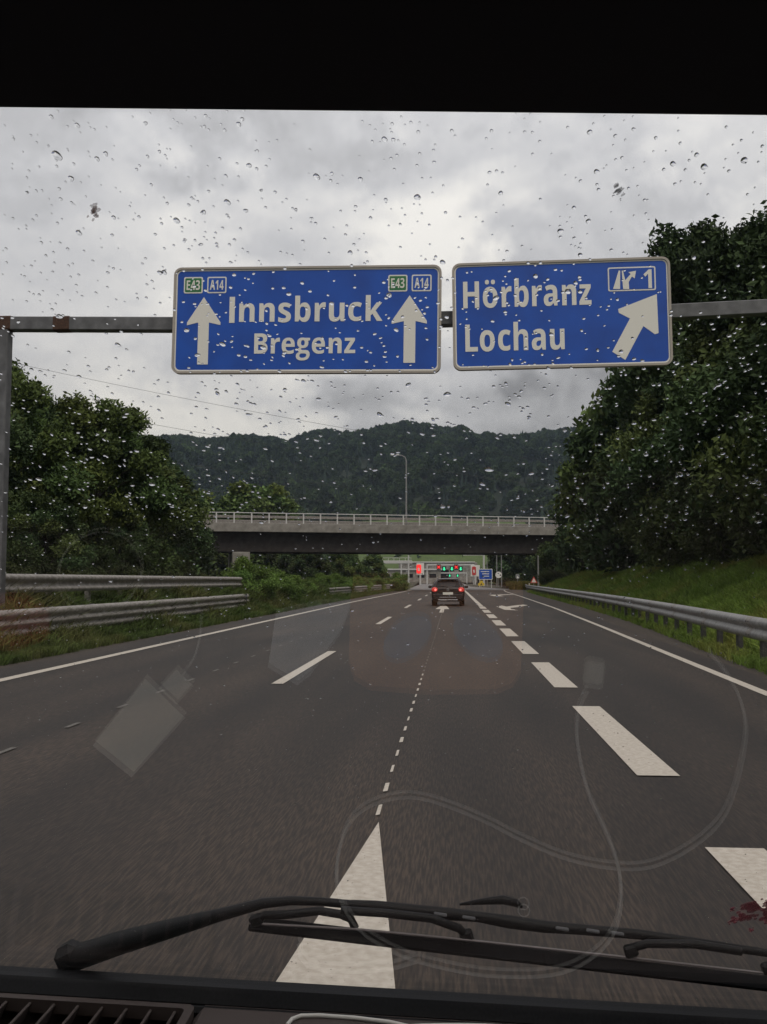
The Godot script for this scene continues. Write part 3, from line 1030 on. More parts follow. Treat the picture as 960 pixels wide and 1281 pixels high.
	for i in bushes.size():
		var r: Array = bushes[i]
		var o: Node3D = r[3]
		var at := Vector3(r[0], left_bank(r[0], -r[1]) - 0.1 if r[0] < 0 else bank(r[0], -r[1]), -r[1])
		if not used.has(o):
			used[o] = true
			o.position = at
			o.scale = Vector3.ONE * r[2]
		else:
			o = copy_of(o, "bush", at, rng.randf() * TAU, Vector3(r[2] * 1.15, r[2], r[2] * 1.15))
		tag(o, r[4], "bush", "bushes along the motorway")

# ---------------------------------------------------------------- the gantry and its two big signs
func make_gantry() -> void:
	var g := base("sign_gantry", Vector3(-8.95, 0, -17.75))
	part("post", box(Vector3(0, 3.2, 0), Vector3(0.22, 6.4, 0.24), 0.02), M.gantry, g)
	part("post", box(Vector3(17.6, 3.3, 0), Vector3(0.22, 6.6, 0.24), 0.02), M.gantry, g)
	var p := [Vector3(-0.12, 6.52, 0), Vector3(3.55, 6.43, 0), Vector3(8.6, 6.43, 0), Vector3(13.0, 6.47, 0), Vector3(17.75, 6.62, 0)]
	for i in 4:
		var a: Vector3 = p[i]
		var b: Vector3 = p[i + 1]
		part("beam", box((a + b) / 2, Vector3((b - a).length(), 0.27, 0.24), 0.015, Basis(Vector3.BACK, atan2(b.y - a.y, b.x - a.x))), M.gantry, g)
	for x in [0.02, 1.2]:
		part("rusty_joint", box(Vector3(x, 6.52 - x * 0.025, 0), Vector3(0.36 if x > 1 else 0.3, 0.285, 0.255), 0.02), M.rust, g)
	tag(g, "grey steel sign gantry spanning the road with rusty joints at its left", "gantry")
	# the left sign
	var W := 5.17
	var H := 2.06
	var s := base("direction_sign", Vector3(-2.80, 6.38, -17.42))
	s.rotation.z = deg_to_rad(-0.8)
	var ps := sign_panel(s, W, H, 0.1)
	var X := func(px: float) -> float: return (px - 494.5) / 885.0 * W
	var Y := func(py: float) -> float: return (243.0 - py) / 350.0 * H
	part("lettering", slab([Vector2(X.call(239), Y.call(252)), Vector2(X.call(257), Y.call(252)), Vector2(X.call(257), Y.call(165)), Vector2(X.call(239), Y.call(165))], 0.035, 0.039), M.sign_white, ps)
	lettering("nnsbruck", X.call(272), X.call(748), Y.call(252), Y.call(163), 0.037, M.sign_white, ps)
	lettering("Bregenz", X.call(325), X.call(660), Y.call(378), Y.call(288), 0.037, M.sign_white, ps)
	for k in [[152.0, 97.0, 210.0, 135.0, 171.0, 390.0], [836.0, 778.0, 893.0, 818.0, 856.0, 387.0]]:
		var o := [Vector2(X.call(k[0]), Y.call(165)), Vector2(X.call(k[2]), Y.call(250)), Vector2(X.call(k[2]), Y.call(259)), Vector2(X.call(k[4]), Y.call(250)), Vector2(X.call(k[4]), Y.call(k[5])), Vector2(X.call(k[3]), Y.call(k[5])), Vector2(X.call(k[3]), Y.call(250)), Vector2(X.call(k[1]), Y.call(259)), Vector2(X.call(k[1]), Y.call(250))]
		part("arrow", slab(o, 0.033, 0.038), M.sign_white, ps)
	for k in [[83.0, 147.0, "E43", true], [162.0, 227.0, "A14", false], [765.0, 828.0, "E43", true], [842.0, 907.0, "A14", false]]:
		var x0: float = X.call(k[0])
		var x1: float = X.call(k[1])
		var y0: float = Y.call(152)
		var y1: float = Y.call(97)
		badge(ps, x0, x1, y0, y1, M.sign_green if k[3] else M.sign_blue)
		lettering(k[2], x0 + 0.055, x1 - 0.055, y0 + 0.065, y1 - 0.065, 0.0435, M.sign_white, ps)
	tag(s, "blue motorway sign reading Innsbruck and Bregenz with two upward arrows", "road sign")
	# the right sign
	W = 4.04
	H = 2.03
	var r := base("direction_sign", Vector3(2.05, 6.39, -17.42))
	r.rotation.z = deg_to_rad(0.5)
	var pr := sign_panel(r, W, H, 0.09)
	# pixel grid of the sign, with its slant taken out
	var Q := func(px: float, py: float) -> Vector2: return Vector2((px - 433.0) / 720.0 * 4.04, (227.0 - (py + (px - 433.0) * 0.039)) / 345.0 * 2.03)
	var a: Vector2 = Q.call(107, 211)
	var b: Vector2 = Q.call(535, 113)
	lettering("Hörbranz", a.x, b.x, a.y - 0.02, b.y + 0.06, 0.037, M.sign_white, pr)
	a = Q.call(112, 356)
	b = Q.call(443, 252)
	lettering("Lochau", a.x, b.x, a.y, b.y + 0.02, 0.037, M.sign_white, pr)
	var arrow := []
	for q in [[750, 160], [752, 286], [740, 290], [703, 264], [641, 374], [599, 348], [660, 240], [624, 222], [622, 210]]:
		arrow.append(Q.call(q[0], q[1]))
	part("arrow", slab(arrow, 0.033, 0.038), M.sign_white, pr)
	a = Q.call(591, 153)
	b = Q.call(748, 69)
	badge(pr, a.x, b.x, a.y, b.y, M.sign_blue)
	for poly in [[[607, 145], [630, 145], [632, 85], [627, 85]], [[640, 145], [660, 145], [659, 122], [670, 104], [679, 110], [684, 85], [659, 90], [666, 96], [648, 116], [641, 85], [637, 85]]]:
		var out := []
		for q in poly:
			out.append(Q.call(q[0], q[1]))
		part("motorway_symbol", slab(out, 0.040, 0.045), M.sign_white, pr)
	a = Q.call(708, 142)
	b = Q.call(735, 80)
	lettering("1", a.x, b.x, a.y, b.y, 0.0435, M.sign_white, pr)
	tag(r, "blue exit sign reading Hörbranz and Lochau with a slanting arrow", "road sign")

func sign_panel(s: Node3D, W: float, H: float, rim: float) -> Node3D:
	var panel := part("panel", slab(round_rect(0, 0, W - 0.045, H - 0.045, 0.12), -0.02, 0.033), M.sign_blue, s)
	part("back_plate", slab(round_rect(0, 0, W - 0.04, H - 0.04, 0.12), -0.05, -0.022), M.sign_back, s)
	part("white_border", frame_slab(round_rect(0, 0, W - 0.06, H - 0.06, 0.11), round_rect(0, 0, W - 0.06 - rim * 0.55, H - 0.06 - rim * 0.55, 0.09), 0.034, 0.038), M.sign_white, s)
	part("rim", frame_slab(round_rect(0, 0, W + 0.03, H + 0.03, 0.15), round_rect(0, 0, W - 0.055, H - 0.055, 0.11), -0.05, 0.06), M.sign_rim, s)
	for x in [-0.3, 0.3]:
		part("bracket", box(Vector3(x * W, 0, -0.11), Vector3(0.1, H * 0.9, 0.1), 0.01), M.gantry, s)
	return panel

func badge(s: Node3D, x0: float, x1: float, y0: float, y1: float, m: Material) -> void:
	var c := Vector2((x0 + x1) / 2, (y0 + y1) / 2)
	var w := x1 - x0
	var h := y1 - y0
	part("badge", slab(round_rect(c.x, c.y, w, h, 0.03, 3), 0.034, 0.038), M.sign_white, s)
	part("badge_field", slab(round_rect(c.x, c.y, w - 0.05, h - 0.05, 0.02, 3), 0.035, 0.041), m, s)

# ---------------------------------------------------------------- what stands beyond the overpass
func make_lane_signals() -> void:
	# tunnel portal
	var t := base("tunnel_portal", Vector3(-10, 0, -430))
	part("wall", box(Vector3(-9, 4.6, 0), Vector3(12, 9.2, 3), 0.1), M.concrete, t)
	part("wall", box(Vector3(14.5, 4.6, 0), Vector3(13, 9.2, 3), 0.1), M.concrete, t)
	part("lintel", box(Vector3(2.5, 7.6, 0.05), Vector3(11, 3.2, 3.1), 0.1), M.concrete, t)
	part("cornice", box(Vector3(2, 9.35, 0.2), Vector3(36, 0.5, 3.6), 0.08), M.white_metal, t)
	part("tunnel_bore", box(Vector3(2.5, 3.0, -8), Vector3(11, 6, 10), 0.0), M.black, t)
	tag(t, "pale concrete tunnel portal far away under the overpass", "tunnel portal")
	# service building and bands on the left
	var sb := base("service_building", Vector3(-16, 0, -300))
	part("wall", box(Vector3(0, 2.2, 0), Vector3(24, 4.4, 6), 0.1), M.concrete, sb)
	part("roof", box(Vector3(0, 4.6, 0), Vector3(25, 0.45, 7), 0.05), M.white_metal, sb)
	for k in 6:
		part("window", box(Vector3(-9 + k * 3.7, 2.6, 3.02), Vector3(2.2, 1.2, 0.08), 0.02), M.car_glass, sb)
	tag(sb, "low pale building with a flat roof beyond the overpass, left of the lanes", "building")
	# sign bridge on the left
	var f := base("frame_gantry", Vector3(-16, 0, -230))
	part("beam", box(Vector3(0, 5.7, 0), Vector3(11.8, 0.75, 0.5), 0.05), M.white_metal, f)
	part("railing", box(Vector3(0, 6.75, 0.2), Vector3(11.4, 0.1, 0.1), 0.02), M.white_metal, f)
	for k in 9:
		part("railing_post", box(Vector3(-5.6 + k * 1.4, 6.4, 0.2), Vector3(0.09, 0.75, 0.09), 0.01), M.white_metal, f)
	for x in [-5.7, 3.2]:
		part("post", box(Vector3(x, 2.7, 0), Vector3(0.32, 5.4, 0.32), 0.03), M.white_metal, f)
	tag(f, "pale walkway gantry on two posts beyond the overpass on the left", "gantry")
	var mast := base("mast", Vector3(-10.9, 0, -228))
	part("pole", tube([Vector3.ZERO, Vector3(0, 4, 0), Vector3(0, 7.6, 0)], [0.2, 0.2, 0.17], 10), M.white_metal, mast)
	part("lamp_head", box(Vector3(0.15, 7.6, 0), Vector3(0.7, 0.35, 0.4), 0.05), M.black, mast)
	tag(mast, "white mast beside the large red signal panel left of the lanes", "mast")
	signal_panel(Vector3(-8.5, 0, -231), 1.15, 2.2, 2.9, M.red_light, "tall glowing red signal panel left of the lane gantry", 1.3)
	signal_panel(Vector3(5.75, 0, -259), 1.1, 2.4, 2.6, M.red_panel, "red and white signal panel at the right end of the lane gantry", 1.9)
	# the lane signal gantry
	var g := base("lane_gantry", Vector3(-0.75, 0, -260))
	part("beam", box(Vector3(0, 5.5, 0), Vector3(13.2, 0.38, 0.38), 0.03), M.white_metal, g)
	for x in [-6.5, 6.4]:
		part("post", box(Vector3(x, 2.7, 0), Vector3(0.36, 5.4, 0.36), 0.03), M.white_metal, g)
	tag(g, "white frame gantry carrying the lane signals beyond the overpass", "gantry")
	var red: Node3D = null
	var names := ["left red lane signal hanging from the white gantry", "first green lane signal from the left on the white gantry", "middle green lane signal on the white gantry", "red lane signal between two green ones on the white gantry", "rightmost green lane signal on the white gantry"]
	var xs := [-4.0, -2.5, -0.35, 0.85, 2.1]
	var green := [false, true, true, false, true]
	for i in 5:
		lane_signal(Vector3(xs[i], 4.35 if green[i] else 4.85, -259.6), green[i], names[i], 0.5)
	var g2 := base("lane_gantry", Vector3(-0.6, 0, -330))
	part("beam", box(Vector3(0, 3.7, 0), Vector3(11, 0.35, 0.35), 0.03), M.white_metal, g2)
	for x in [-5.4, 5.4]:
		part("post", box(Vector3(x, 1.8, 0), Vector3(0.3, 3.6, 0.3), 0.03), M.white_metal, g2)
	tag(g2, "lower pale gantry behind the lane signals, in front of the tunnel", "gantry")
	lane_signal(Vector3(-1.2, 2.75, -329.6), true, "left small green signal on the farther low gantry", 0.42)
	lane_signal(Vector3(1.55, 2.75, -329.6), true, "right small green signal on the farther low gantry", 0.42)
	# cantilever mast on the right
	var c := base("cantilever_mast", Vector3(6.55, 0, -200))
	part("pole", tube([Vector3.ZERO, Vector3(0, 6.8, 0)], [0.24, 0.2], 10), M.white_metal, c)
	part("arm", box(Vector3(-2.2, 6.65, 0), Vector3(4.4, 0.24, 0.24), 0.02), M.white_metal, c)
	tag(c, "white cantilever mast with an arm to the left behind the blue sign", "mast")
	for q in [[7.15, -198.0, 5.2, "thin pole just right of the white cantilever mast"], [8.45, -182.0, 6.6, "left of two thin grey poles behind the round sign"], [9.35, -182.0, 6.4, "right of two thin grey poles behind the round sign"], [10.15, -112.5, 4.2, "grey pole beside the triangular warning sign"]]:
		var pole := base("pole", Vector3(q[0], 0, q[1]))
		part("shaft", tube([Vector3.ZERO, Vector3(0, q[2], 0)], [0.11, 0.08], 8), M.steel, pole)
		part("cap", ball(Vector3(0, q[2], 0), Vector3(0.2, 0.12, 0.2), 5, 8), M.steel, pole)
		tag(pole, q[3], "pole")
	# blue board with a yellow sign below
	var bl := base("blue_board", Vector3(5.85, 0, -170))
	part("panel", slab(round_rect(0, 2.35, 2.45, 1.9, 0.1), -0.03, 0.03), M.sign_blue, bl)
	part("border", frame_slab(round_rect(0, 2.35, 2.5, 1.95, 0.12), round_rect(0, 2.35, 2.3, 1.75, 0.1), -0.04, 0.045), M.sign_white, bl)
	for k in 3:
		part("line_of_text", box(Vector3(-0.1 + 0.12 * k, 2.85 - k * 0.42, 0.033), Vector3(1.5 - 0.25 * k, 0.14, 0.012)), M.sign_white, bl)
	for x in [-1.05, 1.05]:
		part("post", box(Vector3(x, 1.6, -0.08), Vector3(0.12, 3.5, 0.1), 0.01), M.white_metal, bl)
	tag(bl, "small blue information board on two posts beyond the overpass", "road sign")
	var ye := base("yellow_sign", Vector3(4.9, 0, -164))
	part("panel", slab([Vector2(-0.55, 0.35), Vector2(0.55, 0.35), Vector2(0.55, 0.75), Vector2(0.3, 0.85), Vector2(0.25, 1.2), Vector2(-0.25, 1.2), Vector2(-0.3, 0.85), Vector2(-0.55, 0.75)], -0.02, 0.03), M.yellow, ye)
	part("mark", slab([Vector2(-0.22, 0.45), Vector2(0.22, 0.45), Vector2(0, 0.78)], 0.031, 0.036), M.black, ye)
	part("post", box(Vector3(0, 0.5, -0.06), Vector3(0.1, 1.1, 0.08), 0.01), M.steel, ye)
	tag(ye, "small yellow sign below the blue board at the roadside", "road sign")
	var rd := base("round_sign", Vector3(8.7, 0, -180))
	part("disc", tube([Vector3(0, 2.3, 0.03), Vector3(0, 2.3, -0.03)], 0.62, 24), M.sign_white, rd)
	part("mark", slab([Vector2(0.1, 2.25), Vector2(0.5, 2.05), Vector2(0.45, 2.4)], 0.031, 0.036), M.black, rd)
	part("post", tube([Vector3(0, 0, -0.1), Vector3(0, 2.6, -0.1)], 0.05, 8), M.steel, rd)
	tag(rd, "round pale road sign on a post right of the blue board", "road sign")
	var sm := base("small_sign", Vector3(12.3, bank(12.3, -180), -180))
	part("disc", slab(round_rect(0, 2.0, 0.75, 0.95, 0.3), -0.02, 0.03), M.sign_back, sm)
	part("mark", slab([Vector2(-0.15, 1.65), Vector2(0.3, 1.75), Vector2(-0.1, 2.1)], 0.031, 0.036), M.sign_white, sm)
	part("post", tube([Vector3(0, -0.2, -0.08), Vector3(0, 2.4, -0.08)], 0.05, 8), M.steel, sm)
	tag(sm, "small grey road sign between the round and the triangular sign", "road sign")
	var tr := base("triangular_sign", Vector3(9.4, bank(9.4, -110), -110))
	part("border", slab([Vector2(-0.42, 0.95), Vector2(0.42, 0.95), Vector2(0, 1.72)], -0.02, 0.02), M.red_panel, tr)
	part("field", slab([Vector2(-0.27, 1.03), Vector2(0.27, 1.03), Vector2(0, 1.53)], 0.021, 0.026), M.sign_white, tr)
	part("post", tube([Vector3(0, -0.2, -0.06), Vector3(0, 1.6, -0.06)], 0.035, 8), M.steel, tr)
	tag(tr, "red bordered triangular warning sign near the far end of the right guardrail", "road sign")
	var de := base("delineator_post", Vector3(8.95, 0, -111))
	part("body", box(Vector3(0, 0.45, 0), Vector3(0.14, 0.95, 0.1), 0.03), M.white_metal, de)
	part("reflector", box(Vector3(0, 0.78, 0.052), Vector3(0.07, 0.14, 0.01)), M.yellow, de)
	tag(de, "short white delineator post behind the far end of the right guardrail", "roadside post")

func signal_panel(at: Vector3, w: float, h: float, low: float, m: Material, label: String, pw: float) -> void:
	var s := base("signal_panel", at)
	part("housing", box(Vector3(0.35, low + h / 2, -0.25), Vector3(pw + 0.6, h + 0.7, 0.4), 0.04), M.sign_white, s)
	part("signal_light", slab(round_rect(0, low + h / 2, w, h, 0.35), -0.04, 0.03), m, s)
	part("symbol", slab([Vector2(-0.15, low + h * 0.3), Vector2(0.25, low + h * 0.3), Vector2(0.1, low + h * 0.65), Vector2(-0.25, low + h * 0.6)], 0.031, 0.04), M.sign_white, s)
	part("post", box(Vector3(0.35, low / 2, -0.25), Vector3(0.4, low, 0.3), 0.03), M.white_metal, s)
	tag(s, label, "signal")

func lane_signal(at: Vector3, green: bool, label: String, size: float) -> void:
	var s := base("lane_signal", at)
	part("housing", box(Vector3(0, 0, -0.1), Vector3(size * 2.3, size * 3.0, 0.2), 0.04), M.black, s)
	part("hanger", box(Vector3(0, size * 1.5 + 0.12, -0.1), Vector3(0.1, 0.3, 0.1)), M.white_metal, s)
	if green:
		part("signal_light", slab([Vector2(0, -size), Vector2(size * 0.9, 0.0), Vector2(size * 0.4, 0.0), Vector2(size * 0.4, size), Vector2(-size * 0.4, size), Vector2(-size * 0.4, 0), Vector2(-size * 0.9, 0)], 0.01, 0.05), M.green_light, s)
	else:
		for a in [-PI / 4, PI / 4]:
			part("signal_light", box(Vector3(0, 0, 0.03 + a * 0.01), Vector3(size * 2.2, size * 0.5, 0.04), 0.0, Basis(Vector3.BACK, a)), M.red_light, s)
	tag(s, label, "signal", "lane signals")

# ---------------------------------------------------------------- the car ahead
func make_car() -> void:
	var c := base("car", Vector3(-0.28, 0, -49.3))
	# stations: z, belt half width, belt y, roof half width, roof y, bottom y
	var stations := [[0.0, 0.78, 0.86, 0.74, 0.90, 0.34], [-0.06, 0.85, 0.96, 0.76, 1.0, 0.27], [-0.3, 0.88, 0.98, 0.66, 1.30, 0.24], [-0.5, 0.89, 0.98, 0.62, 1.42, 0.24], [-1.3, 0.89, 0.97, 0.62, 1.46, 0.24], [-2.1, 0.89, 0.95, 0.60, 1.42, 0.24], [-2.9, 0.88, 0.93, 0.66, 1.0, 0.24], [-3.7, 0.85, 0.86, 0.66, 0.9, 0.25], [-4.15, 0.74, 0.66, 0.6, 0.68, 0.3]]
	var rings := []
	for s in stations:
		var ring := []
		for p in [[s[1] * 0.8, s[5]], [s[1] * 0.97, s[5] + 0.12], [s[1], lerpf(s[5], s[2], 0.6)], [s[1] * 0.985, s[2]], [lerpf(s[1], s[3], 0.85), lerpf(s[2], s[4], 0.8)], [s[3] * 0.9, s[4] - 0.02], [s[3] * 0.5, s[4] + 0.015], [0.0, s[4] + 0.02]]:
			ring.append(Vector3(p[0], p[1], s[0]))
		for i in range(6, -1, -1):
			ring.append(Vector3(-ring[i].x, ring[i].y, s[0]))
		rings.append(ring)
	var st := begin()
	for i in rings.size() - 1:
		for k in rings[0].size() - 1:
			var q := [rings[i][k], rings[i + 1][k], rings[i + 1][k + 1], rings[i][k + 1]]
			face(st, q, (q[0] + q[2]) / 2 - Vector3(0, 0.7, q[0].z), 0)
		face(st, [rings[i][0], rings[i + 1][0], rings[i + 1][-1], rings[i][-1]], Vector3.DOWN)
	face(st, rings[0], Vector3.BACK)
	face(st, rings[-1], Vector3.FORWARD)
	part("body", st, M.car_paint, c)
	# rear window, set just proud of the sloping tailgate
	var rw := begin()
	face(rw, [Vector3(-0.66, 1.0, -0.045), Vector3(0.66, 1.0, -0.045), Vector3(0.54, 1.34, -0.335), Vector3(-0.54, 1.34, -0.335)], Vector3(0, 0.4, 1))
	part("rear_window", rw, M.car_glass, c)
	for s in [-1.0, 1.0]:
		var sw := begin()
		face(sw, [Vector3(s * 0.89, 1.0, -0.6), Vector3(s * 0.88, 0.99, -2.5), Vector3(s * 0.68, 1.36, -2.05), Vector3(s * 0.68, 1.38, -0.7)], Vector3(s, 0.3, 0))
		part("side_window", sw, M.car_glass, c)
		var lamp := part("tail_light", ball(Vector3(s * 0.70, 0.87, -0.03), Vector3(0.34, 0.26, 0.16), 8, 14), M.tail_light, c)
		part("brake_light", ball(Vector3(s * -0.0 + s * 0.66, 0.86, 0.035), Vector3(0.13, 0.11, 0.05), 6, 10), M.brake_light, lamp)
		part("reflector", box(Vector3(s * 0.46, 0.46, 0.045), Vector3(0.12, 0.08, 0.02), 0.01), M.chrome, c)
		part("door_mirror", box(Vector3(s * 1.0, 1.0, -2.35), Vector3(0.2, 0.14, 0.1), 0.04), M.car_paint, c)
		for z in [-0.75, -3.35]:
			var wheel := part("wheel", tube([Vector3(s * 0.62, 0.32, z), Vector3(s * 0.86, 0.32, z)], 0.32, 24), M.rubber, c)
			part("rim", tube([Vector3(s * 0.84, 0.32, z), Vector3(s * 0.87, 0.32, z)], 0.2, 20), M.chrome, wheel)
		part("roof_rail", tube([Vector3(s * 0.55, 1.47, -0.5), Vector3(s * 0.57, 1.51, -0.8), Vector3(s * 0.57, 1.51, -1.8), Vector3(s * 0.55, 1.45, -2.1)], 0.018, 6), M.chrome, c)
	part("bumper", box(Vector3(0, 0.48, 0.0), Vector3(1.66, 0.34, 0.14), 0.06), M.car_paint, c)
	part("skid_plate", box(Vector3(0, 0.33, 0.05), Vector3(1.05, 0.05, 0.08), 0.02), M.chrome, c)
	part("trim_strip", box(Vector3(0, 0.47, 0.075), Vector3(0.9, 0.025, 0.012), 0.004), M.chrome, c)
	part("number_plate", box(Vector3(0, 0.665, 0.05), Vector3(0.54, 0.13, 0.02), 0.005), M.sign_white, c)
	var em := part("badge_ring", frame_slab(round_rect(0, 0, 0.13, 0.13, 0.065), round_rect(0, 0, 0.1, 0.1, 0.05), 0, 0.012), M.chrome, c)
	em.position = Vector3(0, 0.87, 0.01)
	var v := slab([Vector2(-0.035, 0.03), Vector2(-0.02, 0.03), Vector2(0, -0.01), Vector2(0.02, 0.03), Vector2(0.035, 0.03), Vector2(0.005, -0.04), Vector2(-0.005, -0.04)], 0.0, 0.01)
	part("badge_letter", v, M.chrome, em)
	part("spoiler", box(Vector3(0, 1.40, -0.32), Vector3(1.1, 0.04, 0.2), 0.015), M.car_paint, c)
	part("wiper", tube([Vector3(0, 1.0, -0.03), Vector3(-0.36, 1.06, -0.085)], 0.012, 5), M.rubber, c)
	tag(c, "dark hatchback driving ahead in the same lane with red tail lights lit", "car")

# ---------------------------------------------------------------- the vehicle the picture is taken from
var seat_basis := Basis(Vector3.UP, deg_to_rad(1.5)) * Basis(Vector3.BACK, deg_to_rad(-2.06))
var eye_shift := Vector3()

func cabin_part(called: String, mesh: Variant, m: Material, parent: Node3D, top := true) -> MeshInstance3D:
	var o := part(called, mesh, m, parent)
	if top:
		o.position = eye_shift
	return o

# a point of the windscreen: x across, height y in the cabin, out = metres outside the glass
func on_glass(x: float, y: float, out := 0.0) -> Vector3:
	return Vector3(x, y, -0.95 + (y + 0.39) * 0.8026) + Vector3(0, 0.626, -0.78) * out

func make_van() -> void:
	eye_shift = seat_basis.inverse() * Vector3(0, 1.4, 0)
	var v := base("van")
	v.basis = seat_basis
	# the laminated windscreen: two sheets of glass 4 mm apart
	var st := begin()
	for off in [0.0, 0.004]:
		face(st, [on_glass(-0.78, -0.425, off), on_glass(0.92, -0.425, off), on_glass(0.86, 0.29, off), on_glass(-0.72, 0.29, off)], Vector3(0, 0.6, -0.8))
	cabin_part("windscreen", st, M.glass, v)
	# roof, sides, back and floor of the cabin
	cabin_part("roof_header", box(Vector3(0.07, 0.2888, -0.375), Vector3(1.7, 0.118, 0.16), 0.012), M.trim, v)
	cabin_part("roof_lining", box(Vector3(0.07, 0.40, 0.9), Vector3(1.75, 0.08, 2.5), 0.01), M.trim, v)
	cabin_part("sun_visor", box(Vector3(-0.33, 0.325, -0.24), Vector3(0.55, 0.02, 0.16), 0.008, Basis(Vector3.RIGHT, 0.25)), M.trim, v)
	cabin_part("sun_visor", box(Vector3(0.42, 0.325, -0.24), Vector3(0.55, 0.02, 0.16), 0.008, Basis(Vector3.RIGHT, 0.25)), M.trim, v)
	cabin_part("mirror_mount", box(Vector3(-0.03, 0.225, -0.30), Vector3(0.07, 0.012, 0.03), 0.005), M.seal, v)
	for s in [-1.0, 1.0]:
		var x: float = -0.76 if s < 0 else 0.90
		cabin_part("windscreen_pillar", tube([Vector3(x, -0.46, -1.0), Vector3(x - s * 0.03, 0.0, -0.64), Vector3(x - s * 0.06, 0.35, -0.37)], 0.05, 10), M.trim, v)
		cabin_part("door", box(Vector3(x + s * 0.04, -0.70, 0.55), Vector3(0.08, 0.9, 3.2), 0.02), M.trim, v)
		var pane := begin()
		face(pane, [Vector3(x + s * 0.03, -0.25, -0.85), Vector3(x + s * 0.03, -0.25, 0.3), Vector3(x + s * 0.03, 0.36, 0.3), Vector3(x + s * 0.03, 0.36, -0.36)], Vector3(s, 0, 0))
		cabin_part("side_window", pane, M.glass, v)
		cabin_part("side_panel", box(Vector3(x + s * 0.04, 0.06, 1.22), Vector3(0.08, 0.64, 1.84), 0.02), M.trim, v)
	cabin_part("rear_wall", box(Vector3(0.07, -0.36, 2.16), Vector3(1.75, 1.6, 0.06), 0.01), M.trim, v)
	cabin_part("cabin_floor", box(Vector3(0.07, -1.17, 0.5), Vector3(1.75, 0.05, 3.3), 0.01), M.trim, v)
	cabin_part("bulkhead", box(Vector3(0.07, -0.82, -1.06), Vector3(1.75, 0.70, 0.05), 0.01), M.trim, v)
	cabin_part("bonnet", box(Vector3(0.07, -0.78, -1.22), Vector3(1.6, 0.3, 0.28), 0.08), M.car_paint, v)
	# dashboard with its air vent
	var dash := begin()
	add_box(dash, Vector3(0.355, -0.56, -0.69), Vector3(1.16, 0.24, 0.6), 0.012)
	add_box(dash, Vector3(-0.49, -0.56, -0.69), Vector3(0.53, 0.24, 0.42), 0.012)
	add_box(dash, Vector3(-0.60, -0.56, -0.945), Vector3(0.31, 0.24, 0.09), 0.004)
	add_box(dash, Vector3(-0.335, -0.575, -0.93), Vector3(0.22, 0.2, 0.055), 0.004)
	add_box(dash, Vector3(-0.335, -0.56, -0.975), Vector3(0.22, 0.24, 0.035), 0.003)
	cabin_part("dashboard", dash, M.dash, v)
	cabin_part("glass_seal", box(Vector3(0.07, -0.452, -0.993), Vector3(1.7, 0.05, 0.045), 0.012), M.seal, v)
	cabin_part("cowl_strip", box(Vector3(0.07, -0.458, -0.967), Vector3(1.7, 0.036, 0.012), 0.004), M.seal, v)
	var vent := cabin_part("air_vent", frame_slab(round_rect(0, 0, 0.215, 0.075, 0.008), round_rect(0, 0, 0.198, 0.058, 0.006), -0.01, 0.003), M.dash, v)
	vent.position = eye_shift + Vector3(-0.328, -0.439, -0.923)
	vent.rotation.x = -PI / 2
	for k in 8:
		var sl := part("slat", box(Vector3(-0.086 + k * 0.0246, 0, -0.008), Vector3(0.0028, 0.056, 0.018), 0.0006, Basis(Vector3.UP, 0.35)), M.dash, vent)
		sl.position = Vector3.ZERO
	part("duct", box(Vector3(0, 0, -0.03), Vector3(0.2, 0.06, 0.006)), M.black, vent)
	# pale rim let into the dashboard
	var loop := []
	for q in [Vector2(-0.124, -0.935), Vector2(-0.121, -0.948), Vector2(-0.113, -0.956), Vector2(-0.095, -0.959), Vector2(-0.06, -0.9585), Vector2(-0.025, -0.954), Vector2(0.005, -0.944)]:
		loop.append(Vector3(q.x, -0.4385, q.y))
	cabin_part("dash_rim", tube(loop, 0.0022, 6), M.cable, v)
	# the wiper: pivot cover, arm, blade with yokes
	var w := cabin_part("wiper", tube([Vector3(-0.376, -0.428, -1.018), Vector3(-0.367, -0.420, -1.017), Vector3(-0.314, -0.395, -0.999), Vector3(-0.253, -0.369, -0.979), Vector3(-0.200, -0.346, -0.959), Vector3(-0.154, -0.327, -0.944), Vector3(-0.126, -0.322, -0.941), Vector3(-0.097, -0.321, -0.940), Vector3(-0.042, -0.324, -0.942)], [0.011, 0.0165, 0.0145, 0.0115, 0.0078, 0.0062, 0.0054, 0.005, 0.005], 10, 0.8), M.wiper, v)
	part("pivot_cover", box(Vector3(-0.372, -0.419, -1.016), Vector3(0.028, 0.03, 0.03), 0.008, Basis(Vector3.BACK, 0.5)), M.wiper, w)
	part("arm_tail", tube([Vector3(-0.066, -0.3225, -0.941), Vector3(-0.042, -0.324, -0.942), Vector3(0.029, -0.328, -0.945), Vector3(0.060, -0.330, -0.947), Vector3(0.090, -0.3345, -0.951), Vector3(0.125, -0.3385, -0.954), Vector3(0.156, -0.339, -0.954), Vector3(0.218, -0.3415, -0.956), Vector3(0.283, -0.349, -0.962), Vector3(0.347, -0.357, -0.968), Vector3(0.42, -0.366, -0.975)], [0.0045, 0.0062, 0.0062, 0.0052, 0.0066, 0.006, 0.0054, 0.005, 0.0046, 0.004, 0.004], 8), M.wiper, w)
	part("blade", box(Vector3(0.125, -0.3645, -0.9445), Vector3(0.585, 0.0135, 0.006), 0.001, Basis(Vector3.BACK, -0.058) * Basis(Vector3.RIGHT, -0.67)), M.rubber, w)
	part("blade_spine", tube([Vector3(-0.164, -0.3415, -0.929), Vector3(-0.056, -0.3415, -0.9285), Vector3(0.061, -0.3485, -0.934), Vector3(0.186, -0.3575, -0.941), Vector3(0.343, -0.3705, -0.952), Vector3(0.415, -0.3765, -0.956)], 0.0012, 6), M.spine, w)
